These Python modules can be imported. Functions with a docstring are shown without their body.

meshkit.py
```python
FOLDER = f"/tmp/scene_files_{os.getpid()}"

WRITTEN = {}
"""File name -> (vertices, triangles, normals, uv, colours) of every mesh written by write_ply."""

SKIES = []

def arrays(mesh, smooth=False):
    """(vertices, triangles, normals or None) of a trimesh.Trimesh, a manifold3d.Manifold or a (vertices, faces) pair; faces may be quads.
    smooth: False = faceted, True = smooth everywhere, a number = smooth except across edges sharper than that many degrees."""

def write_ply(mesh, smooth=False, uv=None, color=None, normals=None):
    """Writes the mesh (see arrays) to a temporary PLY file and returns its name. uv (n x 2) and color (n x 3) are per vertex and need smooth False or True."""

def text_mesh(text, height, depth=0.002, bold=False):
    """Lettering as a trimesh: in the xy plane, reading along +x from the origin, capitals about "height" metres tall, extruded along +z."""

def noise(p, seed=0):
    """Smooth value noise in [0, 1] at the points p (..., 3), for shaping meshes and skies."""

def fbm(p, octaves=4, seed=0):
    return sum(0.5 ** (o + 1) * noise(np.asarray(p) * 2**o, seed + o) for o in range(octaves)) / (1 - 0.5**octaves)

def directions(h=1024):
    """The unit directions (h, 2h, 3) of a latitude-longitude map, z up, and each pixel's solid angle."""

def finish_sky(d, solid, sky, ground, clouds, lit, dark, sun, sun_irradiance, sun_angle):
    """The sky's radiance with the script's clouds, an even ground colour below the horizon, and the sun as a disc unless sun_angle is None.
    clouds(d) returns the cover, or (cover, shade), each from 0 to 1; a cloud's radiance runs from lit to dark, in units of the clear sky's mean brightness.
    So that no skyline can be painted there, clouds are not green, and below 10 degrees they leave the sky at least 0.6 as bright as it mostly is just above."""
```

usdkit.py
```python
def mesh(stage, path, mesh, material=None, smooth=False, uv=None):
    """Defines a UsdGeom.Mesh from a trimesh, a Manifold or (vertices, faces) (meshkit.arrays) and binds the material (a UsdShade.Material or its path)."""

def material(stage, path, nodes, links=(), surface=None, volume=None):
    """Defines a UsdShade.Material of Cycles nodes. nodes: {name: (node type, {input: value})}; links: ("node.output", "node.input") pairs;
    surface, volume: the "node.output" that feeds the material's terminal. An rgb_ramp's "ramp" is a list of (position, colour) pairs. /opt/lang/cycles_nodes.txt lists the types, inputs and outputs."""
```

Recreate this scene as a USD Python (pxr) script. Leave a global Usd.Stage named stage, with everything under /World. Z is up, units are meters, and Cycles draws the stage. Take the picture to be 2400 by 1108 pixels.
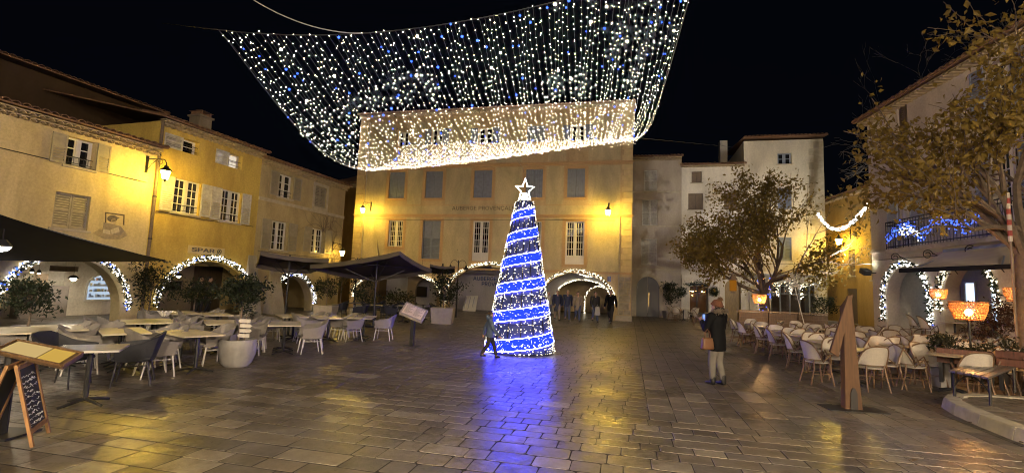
import math, random
import numpy as np, trimesh, usdkit, meshkit, manifold3d, shapely
from shapely.geometry import Polygon, box as sbox
from shapely.ops import unary_union
from pxr import Usd, UsdGeom, UsdLux, UsdShade, Gf, Sdf

stage = Usd.Stage.CreateInMemory()
UsdGeom.SetStageUpAxis(stage, 'Z'); UsdGeom.SetStageMetersPerUnit(stage, 1.0)
UsdGeom.Xform.Define(stage, '/World'); UsdGeom.Scope.Define(stage, '/World/Looks')
rng = random.Random(7); nrng = np.random.default_rng(11)
PI = math.pi
# ---------------------------------------------------------------- camera
FPX, PITCH, ROLL, EYE = 1150.0, math.radians(5.81), math.radians(2.15), 1.75
fw = np.array([0, math.cos(PITCH), math.sin(PITCH)]); up0 = np.array([0, -math.sin(PITCH), math.cos(PITCH)]); rt0 = np.array([1.0, 0, 0])
RT = math.cos(ROLL) * rt0 + math.sin(ROLL) * up0; UP = -math.sin(ROLL) * rt0 + math.cos(ROLL) * up0
E0 = np.array([0, 0, EYE])
cam = UsdGeom.Camera.Define(stage, '/World/camera')
cam.AddTransformOp().Set(Gf.Matrix4d(*RT, 0, *UP, 0, *(-fw), 0, *E0, 1))
cam.CreateFocalLengthAttr(18.0); cam.CreateHorizontalApertureAttr(18.0 * 2400 / FPX); cam.CreateVerticalApertureAttr(18.0 * 1108 / FPX)
cam.CreateClippingRangeAttr(Gf.Vec2f(0.05, 2000)); cam.CreateExposureAttr(1.85)
# ---------------------------------------------------------------- night sky
dome = UsdLux.DomeLight.Define(stage, '/World/sky'); dome.CreateIntensityAttr(1.0)
skymat = usdkit.material(stage, '/World/Looks/night_sky', {
    's': ('sky_texture', {'sky_type': 'single_scattering', 'sun_disc': False, 'sun_elevation': 0.02, 'sun_rotation': 2.9, 'altitude': 50.0}),
    'h': ('hsv', {'saturation': 1.0, 'value': 1.0, 'hue': 0.5}),
    'd': ('mix_color', {'blend_type': 'mix', 'fac': 0.93, 'b': (0.35, 0.5, 1.0)}),
    'b': ('background_shader', {'strength': 0.0008})}, [('s.color', 'h.color'), ('h.color', 'd.a'), ('d.result', 'b.color')], surface='b.background')
UsdShade.MaterialBindingAPI.Apply(dome.GetPrim()).Bind(skymat)
dome.GetPrim().SetCustomDataByKey('kind', 'structure')

def ray(px, py):
    d = fw + (px - 1200) / FPX * RT - (py - 554) / FPX * UP
    return d
def G(px, py, z=0.0):                      # where the pixel's ray meets height z
    d = ray(px, py); t = (z - EYE) / d[2]; return E0 + t * d
def at(px, py, Y):                         # where it meets depth Y
    d = ray(px, py); return E0 + d * (Y / d[1])

# ---------------------------------------------------------------- materials
MATS = {}
def _m(name, nodes, links, surface):
    if name not in MATS: MATS[name] = usdkit.material(stage, '/World/Looks/' + name, nodes, links, surface=surface)
    return MATS[name]
def plain(name, c, rough=0.6, metal=0.0, spec=0.5, var=0.12, scale=9.0, bump=0.0, bscale=60.0):
    lo = tuple(x * (1 - var) for x in c); hi = tuple(min(1, x * (1 + var)) for x in c)
    n = {'g': ('geometry', {}), 'n': ('noise_texture', {'scale': scale, 'detail': 5.0, 'roughness': 0.62}),
         'r': ('rgb_ramp', {'ramp': [(0.25, lo), (0.75, hi)]}), 'p': ('principled_bsdf', {'roughness': rough, 'metallic': metal, 'specular_ior_level': spec})}
    l = [('g.position', 'n.vector'), ('n.fac', 'r.fac'), ('r.color', 'p.base_color')]
    if bump:
        n['n2'] = ('noise_texture', {'scale': bscale, 'detail': 3.0}); n['b'] = ('bump', {'strength': bump, 'distance': 0.01})
        l += [('g.position', 'n2.vector'), ('n2.fac', 'b.height'), ('b.normal', 'p.normal')]
    return _m(name, n, l, 'p.BSDF')
def stucco(name, c, stain=(0.55, 0.5, 0.45), amount=0.55, rough=0.92, scale=0.9):
    lo = tuple(x * s for x, s in zip(c, stain))
    n = {'g': ('geometry', {}), 'mp': ('mapping', {'scale': (1.0, 1.0, 0.35)}),
         'n': ('noise_texture', {'scale': scale, 'detail': 8.0, 'roughness': 0.66, 'distortion': 0.4}),
         'r': ('rgb_ramp', {'ramp': [(0.34, (min(1, amount * 1.2),) * 3), (0.60, (0.0, 0.0, 0.0))]}),
         'mx': ('mix_color', {'blend_type': 'mix', 'a': c, 'b': lo}),
         'n3': ('noise_texture', {'scale': 14.0, 'detail': 6.0, 'roughness': 0.7}),
         'r3': ('rgb_ramp', {'ramp': [(0.3, (0.82, 0.82, 0.82)), (0.7, (1.1, 1.1, 1.1))]}),
         'm2': ('mix_color', {'blend_type': 'multiply', 'fac': 1.0}),
         'n2': ('noise_texture', {'scale': 45.0, 'detail': 4.0, 'roughness': 0.7}), 'b': ('bump', {'strength': 0.35, 'distance': 0.012}),
         'p': ('principled_bsdf', {'roughness': rough, 'specular_ior_level': 0.25})}
    l = [('g.position', 'mp.vector'), ('mp.vector', 'n.vector'), ('n.fac', 'r.fac'), ('r.color', 'mx.fac'), ('g.position', 'n3.vector'), ('n3.fac', 'r3.fac'),
         ('mx.result', 'm2.a'), ('r3.color', 'm2.b'), ('m2.result', 'p.base_color'), ('g.position', 'n2.vector'), ('n2.fac', 'b.height'), ('b.normal', 'p.normal')]
    return _m(name, n, l, 'p.BSDF')
def emit(name, c, s):
    return _m(name, {'e': ('emission', {'color': c, 'strength': s})}, [], 'e.emission')
def emit_varied(name, c, s, lo=0.35):      # bulbs of uneven brightness
    return _m(name, {'g': ('geometry', {}), 'p': ('math', {'math_type': 'power', 'value2': 1.6}), 'm': ('map_range', {'to_min': lo * s, 'to_max': 1.6 * s}), 'e': ('emission', {'color': c})},
              [('g.random_per_island', 'p.value1'), ('p.value', 'm.value'), ('m.result', 'e.strength')], 'e.emission')
def leafmat(name, c1, c2, trans=0.35, c3=None):
    stops = [(0.0, c1), (1.0, c2)] if c3 is None else [(0.0, c1), (0.6, c2), (1.0, c3)]
    n = {'g': ('geometry', {}), 'r': ('rgb_ramp', {'ramp': stops}), 'p': ('principled_bsdf', {'roughness': 0.5, 'specular_ior_level': 0.35}), 't': ('translucent_bsdf', {}), 'm': ('mix_closure', {'fac': trans})}
    return _m(name, n, [('g.random_per_island', 'r.fac'), ('r.color', 'p.base_color'), ('r.color', 't.color'), ('p.BSDF', 'm.closure1'), ('t.BSDF', 'm.closure2')], 'm.closure')
def wood(name, c, rough=0.55, stretch=(6, 6, 0.6)):
    lo = tuple(x * 0.5 for x in c)
    n = {'tc': ('texture_coordinate', {}), 'mp': ('mapping', {'scale': stretch}), 'n': ('noise_texture', {'scale': 5.0, 'detail': 6.0, 'roughness': 0.65, 'distortion': 0.6}),
         'r': ('rgb_ramp', {'ramp': [(0.3, lo), (0.65, c)]}), 'b': ('bump', {'strength': 0.25, 'distance': 0.004}), 'p': ('principled_bsdf', {'roughness': rough})}
    return _m(name, n, [('tc.object', 'mp.vector'), ('mp.vector', 'n.vector'), ('n.fac', 'r.fac'), ('r.color', 'p.base_color'), ('n.fac', 'b.height'), ('b.normal', 'p.normal')], 'p.BSDF')
def paver(name, c, island=False):
    """wet limestone: worn sheen, darker damp areas"""
    lo = tuple(x * 0.62 for x in c)
    n = {'g': ('geometry', {}), 'n': ('noise_texture', {'scale': 5.5, 'detail': 8.0, 'roughness': 0.68}), 'r0': ('rgb_ramp', {'ramp': [(0.3, lo), (0.68, c)]}), 'sn': ('noise_texture', {'scale': 1.1, 'detail': 7.0, 'roughness': 0.7, 'distortion': 0.8}), 'sr': ('rgb_ramp', {'ramp': [(0.36, (0.55, 0.52, 0.48)), (0.55, (1.0, 1.0, 1.0)), (0.7, (1.12, 1.12, 1.1))]}), 'r': ('mix', {'mix_type': 'multiply', 'fac': 1.0}),
         'w': ('noise_texture', {'scale': 0.55, 'detail': 4.0, 'roughness': 0.6}), 'w2': ('noise_texture', {'scale': 7.0, 'detail': 5.0, 'roughness': 0.7}),
         'wm': ('mix_float', {'fac': 0.45}), 'wr': ('map_range', {'from_min': 0.36, 'from_max': 0.64, 'to_min': 0.17, 'to_max': 0.56, 'clamp': True}),
         'bn': ('noise_texture', {'scale': 26.0, 'detail': 5.0, 'roughness': 0.6}), 'b': ('bump', {'strength': 0.28, 'distance': 0.012}),
         'p': ('principled_bsdf', {'specular_ior_level': 0.62, 'ior': 1.5})}
    l = [('g.position', 'n.vector'), ('n.fac', 'r0.fac'), ('g.position', 'sn.vector'), ('sn.fac', 'sr.fac'), ('r0.color', 'r.color1'), ('sr.color', 'r.color2'), ('g.position', 'w.vector'), ('g.position', 'w2.vector'), ('w.fac', 'wm.a'), ('w2.fac', 'wm.b'), ('wm.value', 'wr.value'), ('wr.result', 'p.roughness'),
         ('g.position', 'bn.vector'), ('bn.fac', 'b.height'), ('b.normal', 'p.normal')]
    l = [(a.replace('wm.value', 'wm.result'), b) for a, b in l]
    if island:
        n['ir'] = ('rgb_ramp', {'ramp': [(0.0, (0.62, 0.58, 0.54)), (0.35, (0.95, 0.93, 0.9)), (0.75, (1.0, 0.95, 0.85)), (0.9, (1.35, 1.25, 1.1)), (1.0, (1.6, 1.5, 1.35))]})
        n['mu'] = ('mix_color', {'blend_type': 'multiply', 'fac': 1.0, 'use_clamp': False})
        l += [('g.random_per_island', 'ir.fac'), ('r.color', 'mu.a'), ('ir.color', 'mu.b'), ('mu.result', 'p.base_color')]
    else: l += [('r.color', 'p.base_color')]
    return _m(name, n, l, 'p.BSDF')

# ---------------------------------------------------------------- mesh helper
class MB:
    def __init__(s): s.V, s.F, s.n = [], [], 0
    def add(s, v, f):
        v = np.asarray(v, float).reshape(-1, 3); f = np.asarray(f, int)
        if len(f) == 0: return s
        if f.ndim == 2 and f.shape[1] == 4: f = np.vstack([f[:, [0, 1, 2]], f[:, [0, 2, 3]]])
        s.V.append(v); s.F.append(f + s.n); s.n += len(v); return s
    def box(s, x0, x1, y0, y1, z0, z1):
        v = [(x, y, z) for x in (x0, x1) for y in (y0, y1) for z in (z0, z1)]
        return s.add(v, [(0, 1, 3, 2), (4, 6, 7, 5), (0, 4, 5, 1), (2, 3, 7, 6), (0, 2, 6, 4), (1, 5, 7, 3)])
    def hexa(s, b, t):                      # bottom ring of 4, top ring of 4
        return s.add(list(b) + list(t), [(3, 2, 1, 0), (4, 5, 6, 7), (0, 1, 5, 4), (1, 2, 6, 5), (2, 3, 7, 6), (3, 0, 4, 7)])
    def bar(s, p, q, w, h=None, up=(0, 0, 1)):
        h = h or w; p, q = np.asarray(p, float), np.asarray(q, float); d = q - p; d = d / (np.linalg.norm(d) + 1e-12)
        a = np.cross(d, up)
        if np.linalg.norm(a) < 1e-3: a = np.cross(d, (1, 0, 0))
        a = a / np.linalg.norm(a); b = np.cross(a, d)
        o = [(-a * w - b * h) / 2, (a * w - b * h) / 2, (a * w + b * h) / 2, (-a * w + b * h) / 2]
        return s.hexa([p + k for k in o], [q + k for k in o])
    def tube(s, pts, r, n=6, closed=False):
        p = np.asarray(pts, float); m = len(p); r = np.broadcast_to(r, (m,))
        if closed: t = np.roll(p, -1, 0) - np.roll(p, 1, 0)
        else: t = np.gradient(p, axis=0)
        t = t / (np.linalg.norm(t, axis=1, keepdims=True) + 1e-12)
        ref = np.array([0, 0, 1.0]) if abs(t[:, 2]).mean() < 0.8 else np.array([1.0, 0.02, 0])
        a = np.cross(t, ref); a /= np.linalg.norm(a, axis=1, keepdims=True) + 1e-9; b = np.cross(t, a)
        ang = np.arange(n) * 2 * PI / n
        v = p[:, None] + r[:, None, None] * (np.cos(ang)[None, :, None] * a[:, None] + np.sin(ang)[None, :, None] * b[:, None])
        f = []
        for i in range(m if closed else m - 1):
            j = (i + 1) % m
            for k in range(n): f.append((i * n + k, i * n + (k + 1) % n, j * n + (k + 1) % n, j * n + k))
        f = [(q[0], q[1], q[2]) for q in f] + [(q[0], q[2], q[3]) for q in f]
        if not closed:
            for k in range(1, n - 1): f += [(0, k + 1, k), ((m - 1) * n, (m - 1) * n + k, (m - 1) * n + k + 1)]
        return s.add(v.reshape(-1, 3), f)
    def lathe(s, prof, c=(0, 0, 0), n=16):
        pr = np.asarray(prof, float); ang = np.arange(n) * 2 * PI / n; m = len(pr)
        v = np.stack([pr[:, 0, None] * np.cos(ang), pr[:, 0, None] * np.sin(ang), np.repeat(pr[:, 1, None], n, 1)], -1).reshape(-1, 3) + np.asarray(c, float)
        f = [(i * n + k, i * n + (k + 1) % n, (i + 1) * n + (k + 1) % n, (i + 1) * n + k) for i in range(m - 1) for k in range(n)]
        f = [(q[0], q[1], q[2]) for q in f] + [(q[0], q[2], q[3]) for q in f]
        if pr[0, 0] > 1e-4: f += [(0, k + 1, k) for k in range(1, n - 1)]
        if pr[-1, 0] > 1e-4: o = (m - 1) * n; f += [(o, o + k, o + k + 1) for k in range(1, n - 1)]
        return s.add(v, f)
    def poly(s, pg, y0, y1):                # polygon in (x,z), extruded from y0 to y1
        for g in getattr(pg, 'geoms', [pg]):
            if g.geom_type != 'Polygon' or g.area < 1e-7: continue
            t = trimesh.creation.extrude_polygon(g, abs(y1 - y0), engine='earcut'); v = np.array(t.vertices)
            s.add(np.stack([v[:, 0], min(y0, y1) + v[:, 2], v[:, 1]], 1), np.array(t.faces)[:, ::-1])
        return s
    def flat(s, pg, z0, z1):                # polygon in (x,y), extruded in z
        for g in getattr(pg, 'geoms', [pg]):
            if g.geom_type != 'Polygon' or g.area < 1e-7: continue
            t = trimesh.creation.extrude_polygon(g, z1 - z0, engine='earcut'); v = np.array(t.vertices); v[:, 2] += z0
            s.add(v, np.array(t.faces))
        return s
    def ico(s, c, r, sub=0, sc=(1, 1, 1)):
        v, f = ICO[sub]; return s.add(np.asarray(c) + v * r * np.asarray(sc), f)
    def many(s, C, r, sub=0):               # many small spheres at once
        v, f = ICO[sub]; C = np.asarray(C, float).reshape(-1, 3)
        if not len(C): return s
        r = np.broadcast_to(r, (len(C),)); k = len(v)
        return s.add((C[:, None] + v[None] * r[:, None, None]).reshape(-1, 3), (f[None] + np.arange(len(C))[:, None, None] * k).reshape(-1, 3))
    def leaves(s, C, size, up_bias=0.3, rr=None, long=1.6):
        rr = rr or nrng; C = np.asarray(C, float).reshape(-1, 3); N = len(C)
        if not N: return s
        d = rr.normal(size=(N, 3)); d[:, 2] -= up_bias; d /= np.linalg.norm(d, axis=1, keepdims=True)
        q = rr.normal(size=(N, 3)); q -= d * (q * d).sum(1, keepdims=True); q /= np.linalg.norm(q, axis=1, keepdims=True)
        nn = np.cross(d, q); L = (size * rr.uniform(0.65, 1.35, N))[:, None]; W = L / long
        v = np.stack([C, C + d * L * 0.45 + q * W * 0.5 + nn * W * 0.12, C + d * L + nn * L * -0.08, C + d * L * 0.45 - q * W * 0.5 + nn * W * 0.12], 1).reshape(-1, 3)
        i = np.arange(N)[:, None] * 4
        return s.add(v, np.vstack([i + [0, 1, 2], i + [0, 2, 3]]))
    def tm(s, t, M=None):
        v = np.array(t.vertices); f = np.array(t.faces)
        if M is not None: v = v @ np.asarray(M)[:3, :3].T + np.asarray(M)[:3, 3]
        return s.add(v, f)
    def man(s, m):
        k = m.to_mesh(); return s.add(k.vert_properties[:, :3], k.tri_verts)
    def arr(s): return np.vstack(s.V), np.vstack(s.F)
    def put(s, name, mat, parent=None, smooth=False, **kw):
        if not s.V: return None
        path = uniq((parent.GetPath().pathString if parent is not None else '/World') + '/' + name)
        p = usdkit.mesh(stage, path, s.arr(), mat, smooth=smooth).GetPrim(); UsdGeom.Mesh(p).CreateDoubleSidedAttr(True)
        tag(p, **kw); return p
ICO = []
for _k in range(3):
    _t = trimesh.creation.icosphere(_k, 1.0); ICO.append((np.array(_t.vertices), np.array(_t.faces)))
_o = np.array([(1, 0, 0), (-1, 0, 0), (0, 1, 0), (0, -1, 0), (0, 0, 1), (0, 0, -1)], float)
USED = {}
def uniq(path):
    n = USED.get(path); USED[path] = 0 if n is None else n + 1
    return path if n is None else f'{path}_{n + 1:03d}'
def tag(p, label=None, cat=None, group=None, kind=None):
    for k, v in (('label', label), ('category', cat), ('group', group), ('kind', kind)):
        if v: p.SetCustomDataByKey(k, v)
    return p
def thing(name, label, cat, loc=(0, 0, 0), rz=0.0, group=None, kind=None, scale=None):
    x = UsdGeom.Xform.Define(stage, uniq('/World/' + name)); place(x, loc, rz, scale)
    return tag(x.GetPrim(), label, cat, group, kind)
def place(x, loc, rz=0.0, scale=None):
    x.AddTranslateOp().Set(Gf.Vec3d(*map(float, loc))); x.AddRotateZOp().Set(math.degrees(rz))
    s = (1, 1, 1) if scale is None else (scale if np.ndim(scale) else (scale,) * 3); x.AddScaleOp().Set(Gf.Vec3f(*map(float, s)))
def dup(root, loc, rz, label=None, group=None, scale=None, name=None):
    base = name or (root.GetName()[:-4] if root.GetName()[-3:].isdigit() else root.GetName())
    x = UsdGeom.Xform.Define(stage, uniq('/World/' + base)); place(x, loc, rz, scale); p = x.GetPrim()
    p.GetReferences().AddInternalReference(root.GetPath()); p.SetInstanceable(True)
    return tag(p, label, None, group)
def move(root, loc, rz, scale=None):
    root.GetAttribute('xformOp:translate').Set(Gf.Vec3d(*map(float, loc))); root.GetAttribute('xformOp:rotateZ').Set(math.degrees(rz))
    if scale is not None: root.GetAttribute('xformOp:scale').Set(Gf.Vec3f(*map(float, scale if np.ndim(scale) else (scale,) * 3)))

# ---------------------------------------------------------------- palette
M_GREYPAINT = plain('grey_shutter_paint', (0.20, 0.23, 0.30), 0.6, var=0.18, scale=6)
M_GREIGE = plain('greige_shutter_paint', (0.30, 0.27, 0.21), 0.65, var=0.2, scale=6)
M_PALE = plain('pale_worn_paint', (0.48, 0.47, 0.43), 0.65, var=0.3, scale=8)
M_WHITEWOOD = plain('white_window_paint', (0.66, 0.64, 0.58), 0.5, var=0.08)
M_BROWNWOOD = plain('brown_shutter_wood', (0.15, 0.11, 0.08), 0.65, var=0.25, scale=12)
M_GLASS = plain('dark_window_glass', (0.012, 0.013, 0.016), 0.04, spec=0.9, var=0.0)
M_IRON = plain('black_iron', (0.018, 0.017, 0.017), 0.45, metal=0.3, var=0.2)
M_STONE = plain('pale_dressed_stone', (0.42, 0.38, 0.30), 0.85, var=0.22, scale=5, bump=0.4, bscale=30)
M_RUBBLE = plain('rough_limestone', (0.34, 0.30, 0.235), 0.9, var=0.4, scale=4, bump=0.7, bscale=18)
M_TILE = plain('terracotta_tile', (0.22, 0.125, 0.075), 0.85, var=0.35, scale=7, bump=0.3)
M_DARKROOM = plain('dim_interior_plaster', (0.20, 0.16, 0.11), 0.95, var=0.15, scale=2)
M_BLACK = plain('black_painted_metal', (0.014, 0.014, 0.016), 0.5, var=0.1)
M_LEAFDARK = leafmat('evergreen_leaf', (0.018, 0.026, 0.012), (0.055, 0.07, 0.028), 0.25)
M_FIR = leafmat('garland_fir', (0.012, 0.024, 0.012), (0.03, 0.05, 0.02), 0.15)
M_BULB = emit_varied('warm_white_bulb', (1.0, 0.88, 0.62), 3.6)
M_BULBCOOL = emit_varied('cool_white_bulb', (1.0, 0.95, 0.84), 4.0)
M_BULBBLUE = emit_varied('blue_bulb', (0.05, 0.13, 1.0), 3.0)
# ================================================================ large structure
class Fr:                                  # a vertical facade plane: ground point P, direction D (left to right as seen from the square)
    def __init__(s, P, D):
        s.P = np.asarray(P, float)[:2]; s.D = np.asarray(D, float)[:2] / np.linalg.norm(np.asarray(D, float)[:2]); s.N = np.array([-s.D[1], s.D[0]])
        s.rz = math.atan2(s.D[1], s.D[0])
    def uz(s, px, py, back=0.0):
        d = ray(px, py); P = s.P + s.N * back; t = ((P - E0[:2]) @ s.N) / (d[:2] @ s.N); q = E0 + d * t
        return float((q[:2] - s.P) @ s.D), float(q[2])
    def w(s, u, z, back=0.0):
        q = s.P + s.D * u + s.N * back; return np.array([q[0], q[1], z])
FL = Fr((-14.9 - 0.304 * 10, 4.3), (0.304, 1.0))
_mr = G(1478, 752)
FM = Fr(_mr, (0.972, -0.2346)); _u = FM.uz(822, 640)[0]; FM = Fr(FM.P + FM.D * _u, FM.D)
FB = Fr(at(1481, 700, 35.0), (0.972, -0.2346))
FR = Fr(at(2047, 700, 20.0), (-0.1302, -0.9915))
FA = Fr(at(1930, 700, 34.0), (-0.1302, -0.9915))

def arch(x0, x1, zs, zt, n=20):
    c, a = (x0 + x1) / 2, (x1 - x0) / 2
    return [(x0, -0.05), (x0, zs)] + [(c - a * math.cos(PI * i / n), zs + (zt - zs) * math.sin(PI * i / n)) for i in range(1, n)] + [(x1, zs), (x1, -0.05)]

def shutter_mesh(x0, x1, z0, z1, y, style='louver', t=0.04):
    f, l = MB(), MB(); s = 0.055
    if style == 'plank':
        n = max(3, round((x1 - x0) / 0.12)); e = np.linspace(x0, x1, n + 1)
        for i in range(n): f.box(e[i] + 0.004, e[i + 1] - 0.004, y, y + t, z0, z1)
        for z in (z0 + 0.18 * (z1 - z0), z0 + 0.8 * (z1 - z0)): l.box(x0 + 0.01, x1 - 0.01, y - 0.018, y - 0.002, z - 0.05, z + 0.05)
        return f, l
    f.box(x0, x0 + s, y, y + t, z0, z1); f.box(x1 - s, x1, y, y + t, z0, z1)
    zm = z0 + (z1 - z0) * (0.5 if style == 'louver' else 0.55)
    for z in (z0, zm - s / 2, z1 - s): f.box(x0 + s, x1 - s, y + 0.003, y + t - 0.003, z, z + s)
    bands = [(z0 + s, zm - s / 2), (zm + s / 2, z1 - s)]
    if style == 'lower': f.box(x0 + s, x1 - s, y + 0.014, y + t - 0.012, zm + s / 2, z1 - s); bands = bands[:1]
    for a, b in bands:
        n = max(4, int((b - a) / 0.075)); h = (b - a) / n
        for i in range(n):
            z = a + i * h
            l.hexa([(x0 + s, y + 0.002, z), (x1 - s, y + 0.002, z), (x1 - s, y + 0.010, z), (x0 + s, y + 0.010, z)],
                   [(x0 + s, y + t - 0.012, z + h * 0.86), (x1 - s, y + t - 0.012, z + h * 0.86), (x1 - s, y + t - 0.002, z + h * 0.86), (x0 + s, y + t - 0.002, z + h * 0.86)])
    return f, l

class House:
    def __init__(s, name, label, fr, u0, u1, h, wall, depth=7.0, thick=0.45, group=None, roof=True, genoise=2, over=0.35, roof_mat=None):
        s.fr, s.u0, s.w, s.h, s.mat, s.depth, s.th, s.over, s.genoise, s.roof = fr, u0, u1 - u0, h, wall, depth, thick, over, genoise, roof
        s.t = thing(name, label, 'house', fr.w(u0, 0), fr.rz, group); s.holes = []; s.room = None
    def R(s, x0, y0, x1, y1, back=0.0):    # pixel corners -> local rectangle
        a, z1 = s.fr.uz(x0, y0, back); b, z0 = s.fr.uz(x1, y1, back); return a - s.u0, b - s.u0, z0, z1
    def window(s, r, kind='glazed', cols=2, rows=4, shut=None, style='louver', smat=None, frame=None, surround=None, sill=M_STONE, sw=None, apron=0.0, half=None, rail=False, pane=None, deep=0.18):
        x0, x1, z0, z1 = r; smat = smat or M_GREIGE; frame = frame or M_WHITEWOOD
        s.holes.append(sbox(x0, z0, x1, z1))
        if surround is not None:
            k = 0.17; m = MB().poly(sbox(x0 - k, z0 - k, x1 + k, z1 + k).difference(sbox(x0, z0, x1, z1)), -0.022, 0.03); m.put('window_surround', surround, s.t)
        if sill is not None: MB().box(x0 - 0.08, x1 + 0.08, -0.07, 0.12, z0 - 0.07, z0 - 0.003).put('window_sill', sill, s.t)
        if kind == 'glazed':
            m, y = MB(), deep; e = 0.06; za = z0 + apron
            for a, b in ((x0, x0 + e), (x1 - e, x1)): m.box(a, b, y, y + 0.06, z0, z1)
            m.box(x0 + e, x1 - e, y, y + 0.06, z0, z0 + e); m.box(x0 + e, x1 - e, y, y + 0.06, z1 - e, z1)
            xm = (x0 + x1) / 2; m.box(xm - 0.055, xm + 0.055, y - 0.012, y + 0.05, z0 + e, z1 - e)
            if apron: m.box(x0 + e, xm - 0.055, y + 0.012, y + 0.05, z0 + e, za); m.box(xm + 0.055, x1 - e, y + 0.012, y + 0.05, z0 + e, za)
            lo = za if apron else z0 + e
            for lx, rx in ((x0 + e, xm - 0.055), (xm + 0.055, x1 - e)):
                m.box(lx, lx + 0.045, y + 0.004, y + 0.05, lo, z1 - e); m.box(rx - 0.045, rx, y + 0.004, y + 0.05, lo, z1 - e)
                for j in range(1, rows): z = lo + (z1 - e - lo) * j / rows; m.box(lx + 0.045, rx - 0.045, y + 0.008, y + 0.045, z - 0.016, z + 0.016)
                for i in range(1, cols // 2): x = lx + (rx - lx) * i / (cols // 2); m.box(x - 0.014, x + 0.014, y + 0.006, y + 0.046, lo, z1 - e)
            w = m.put('window', frame, s.t)
            g = MB()
            for lx, rx in ((x0 + e, xm), (xm, x1 - e)): g.box(lx, rx, y + 0.028, y + 0.034, lo, z1 - e)
            g.put('pane', pane or M_GLASS, w)
            MB().box(x0, x1, s.th - 0.03, s.th - 0.01, z0, z1).put('window_backing', M_DARKROOM, s.t)
            if rail:
                b = MB(); zr = z0 + 0.32
                b.tube([(x0, 0.08, zr), (x1, 0.08, zr)], 0.014, 5); b.tube([(x0, 0.08, z0 + 0.12), (x1, 0.08, z0 + 0.12)], 0.01, 5)
                for x in np.linspace(x0, x1, 7)[1:-1]: b.tube([(x, 0.08, z0 + 0.12), (x, 0.08, zr)], 0.007, 4)
                b.put('window_rail', M_IRON, s.t)
        else:
            xm = (x0 + x1) / 2
            for a, b in ((x0 + 0.01, xm - 0.006), (xm + 0.006, x1 - 0.01)):
                f, l = shutter_mesh(a, b, z0 + 0.01, z1 - 0.01, 0.06, style); q = f.put('shutter', smat, s.t); l.put('louvres', smat, q)
            MB().box(x0, x1, 0.30, 0.32, z0, z1).put('window_backing', M_BLACK, s.t)
        if shut:
            wd = sw or (x1 - x0) / 2
            for side in shut:
                a, b = (x0 - wd - 0.02, x0 - 0.02) if side == 'l' else (x1 + 0.02, x1 + wd + 0.02)
                f, l = shutter_mesh(a, b, z0, z1, -0.075, style); q = f.put('shutter', smat, s.t); l.put('louvres', smat, q)
        if half:                            # one leaf drawn across part of the opening
            a, b = half; f, l = shutter_mesh(a, b, z0 + 0.01, z1 - 0.01, 0.0, style); q = f.put('shutter', smat, s.t); l.put('louvres', smat, q)
    def door_arch(s, x0, x1, zs, zt, deep=3.2): s.holes.append(Polygon(arch(x0, x1, zs, zt)))
    def finish(s, room=None, room_mat=None, side=None, roof_rise=1.7, ends='lr'):
        w, h, th = s.w, s.h, s.th
        pg = sbox(0, -0.05, w, h).difference(unary_union(s.holes)) if s.holes else sbox(0, -0.05, w, h)
        MB().poly(pg, 0, th).put('front_wall', s.mat, s.t)
        zt = room[1] if room else -0.05
        for bx in ((0.003, 0.35), (w - 0.35, w - 0.003)): MB().box(*bx, th + 0.001, s.depth, zt + 0.2 if room else -0.05, h - 0.01).put('side_wall', side or s.mat, s.t)
        MB().box(0.35, w - 0.35, s.depth - 0.3, s.depth, -0.05, h - 0.01).put('rear_wall', side or s.mat, s.t)
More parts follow.
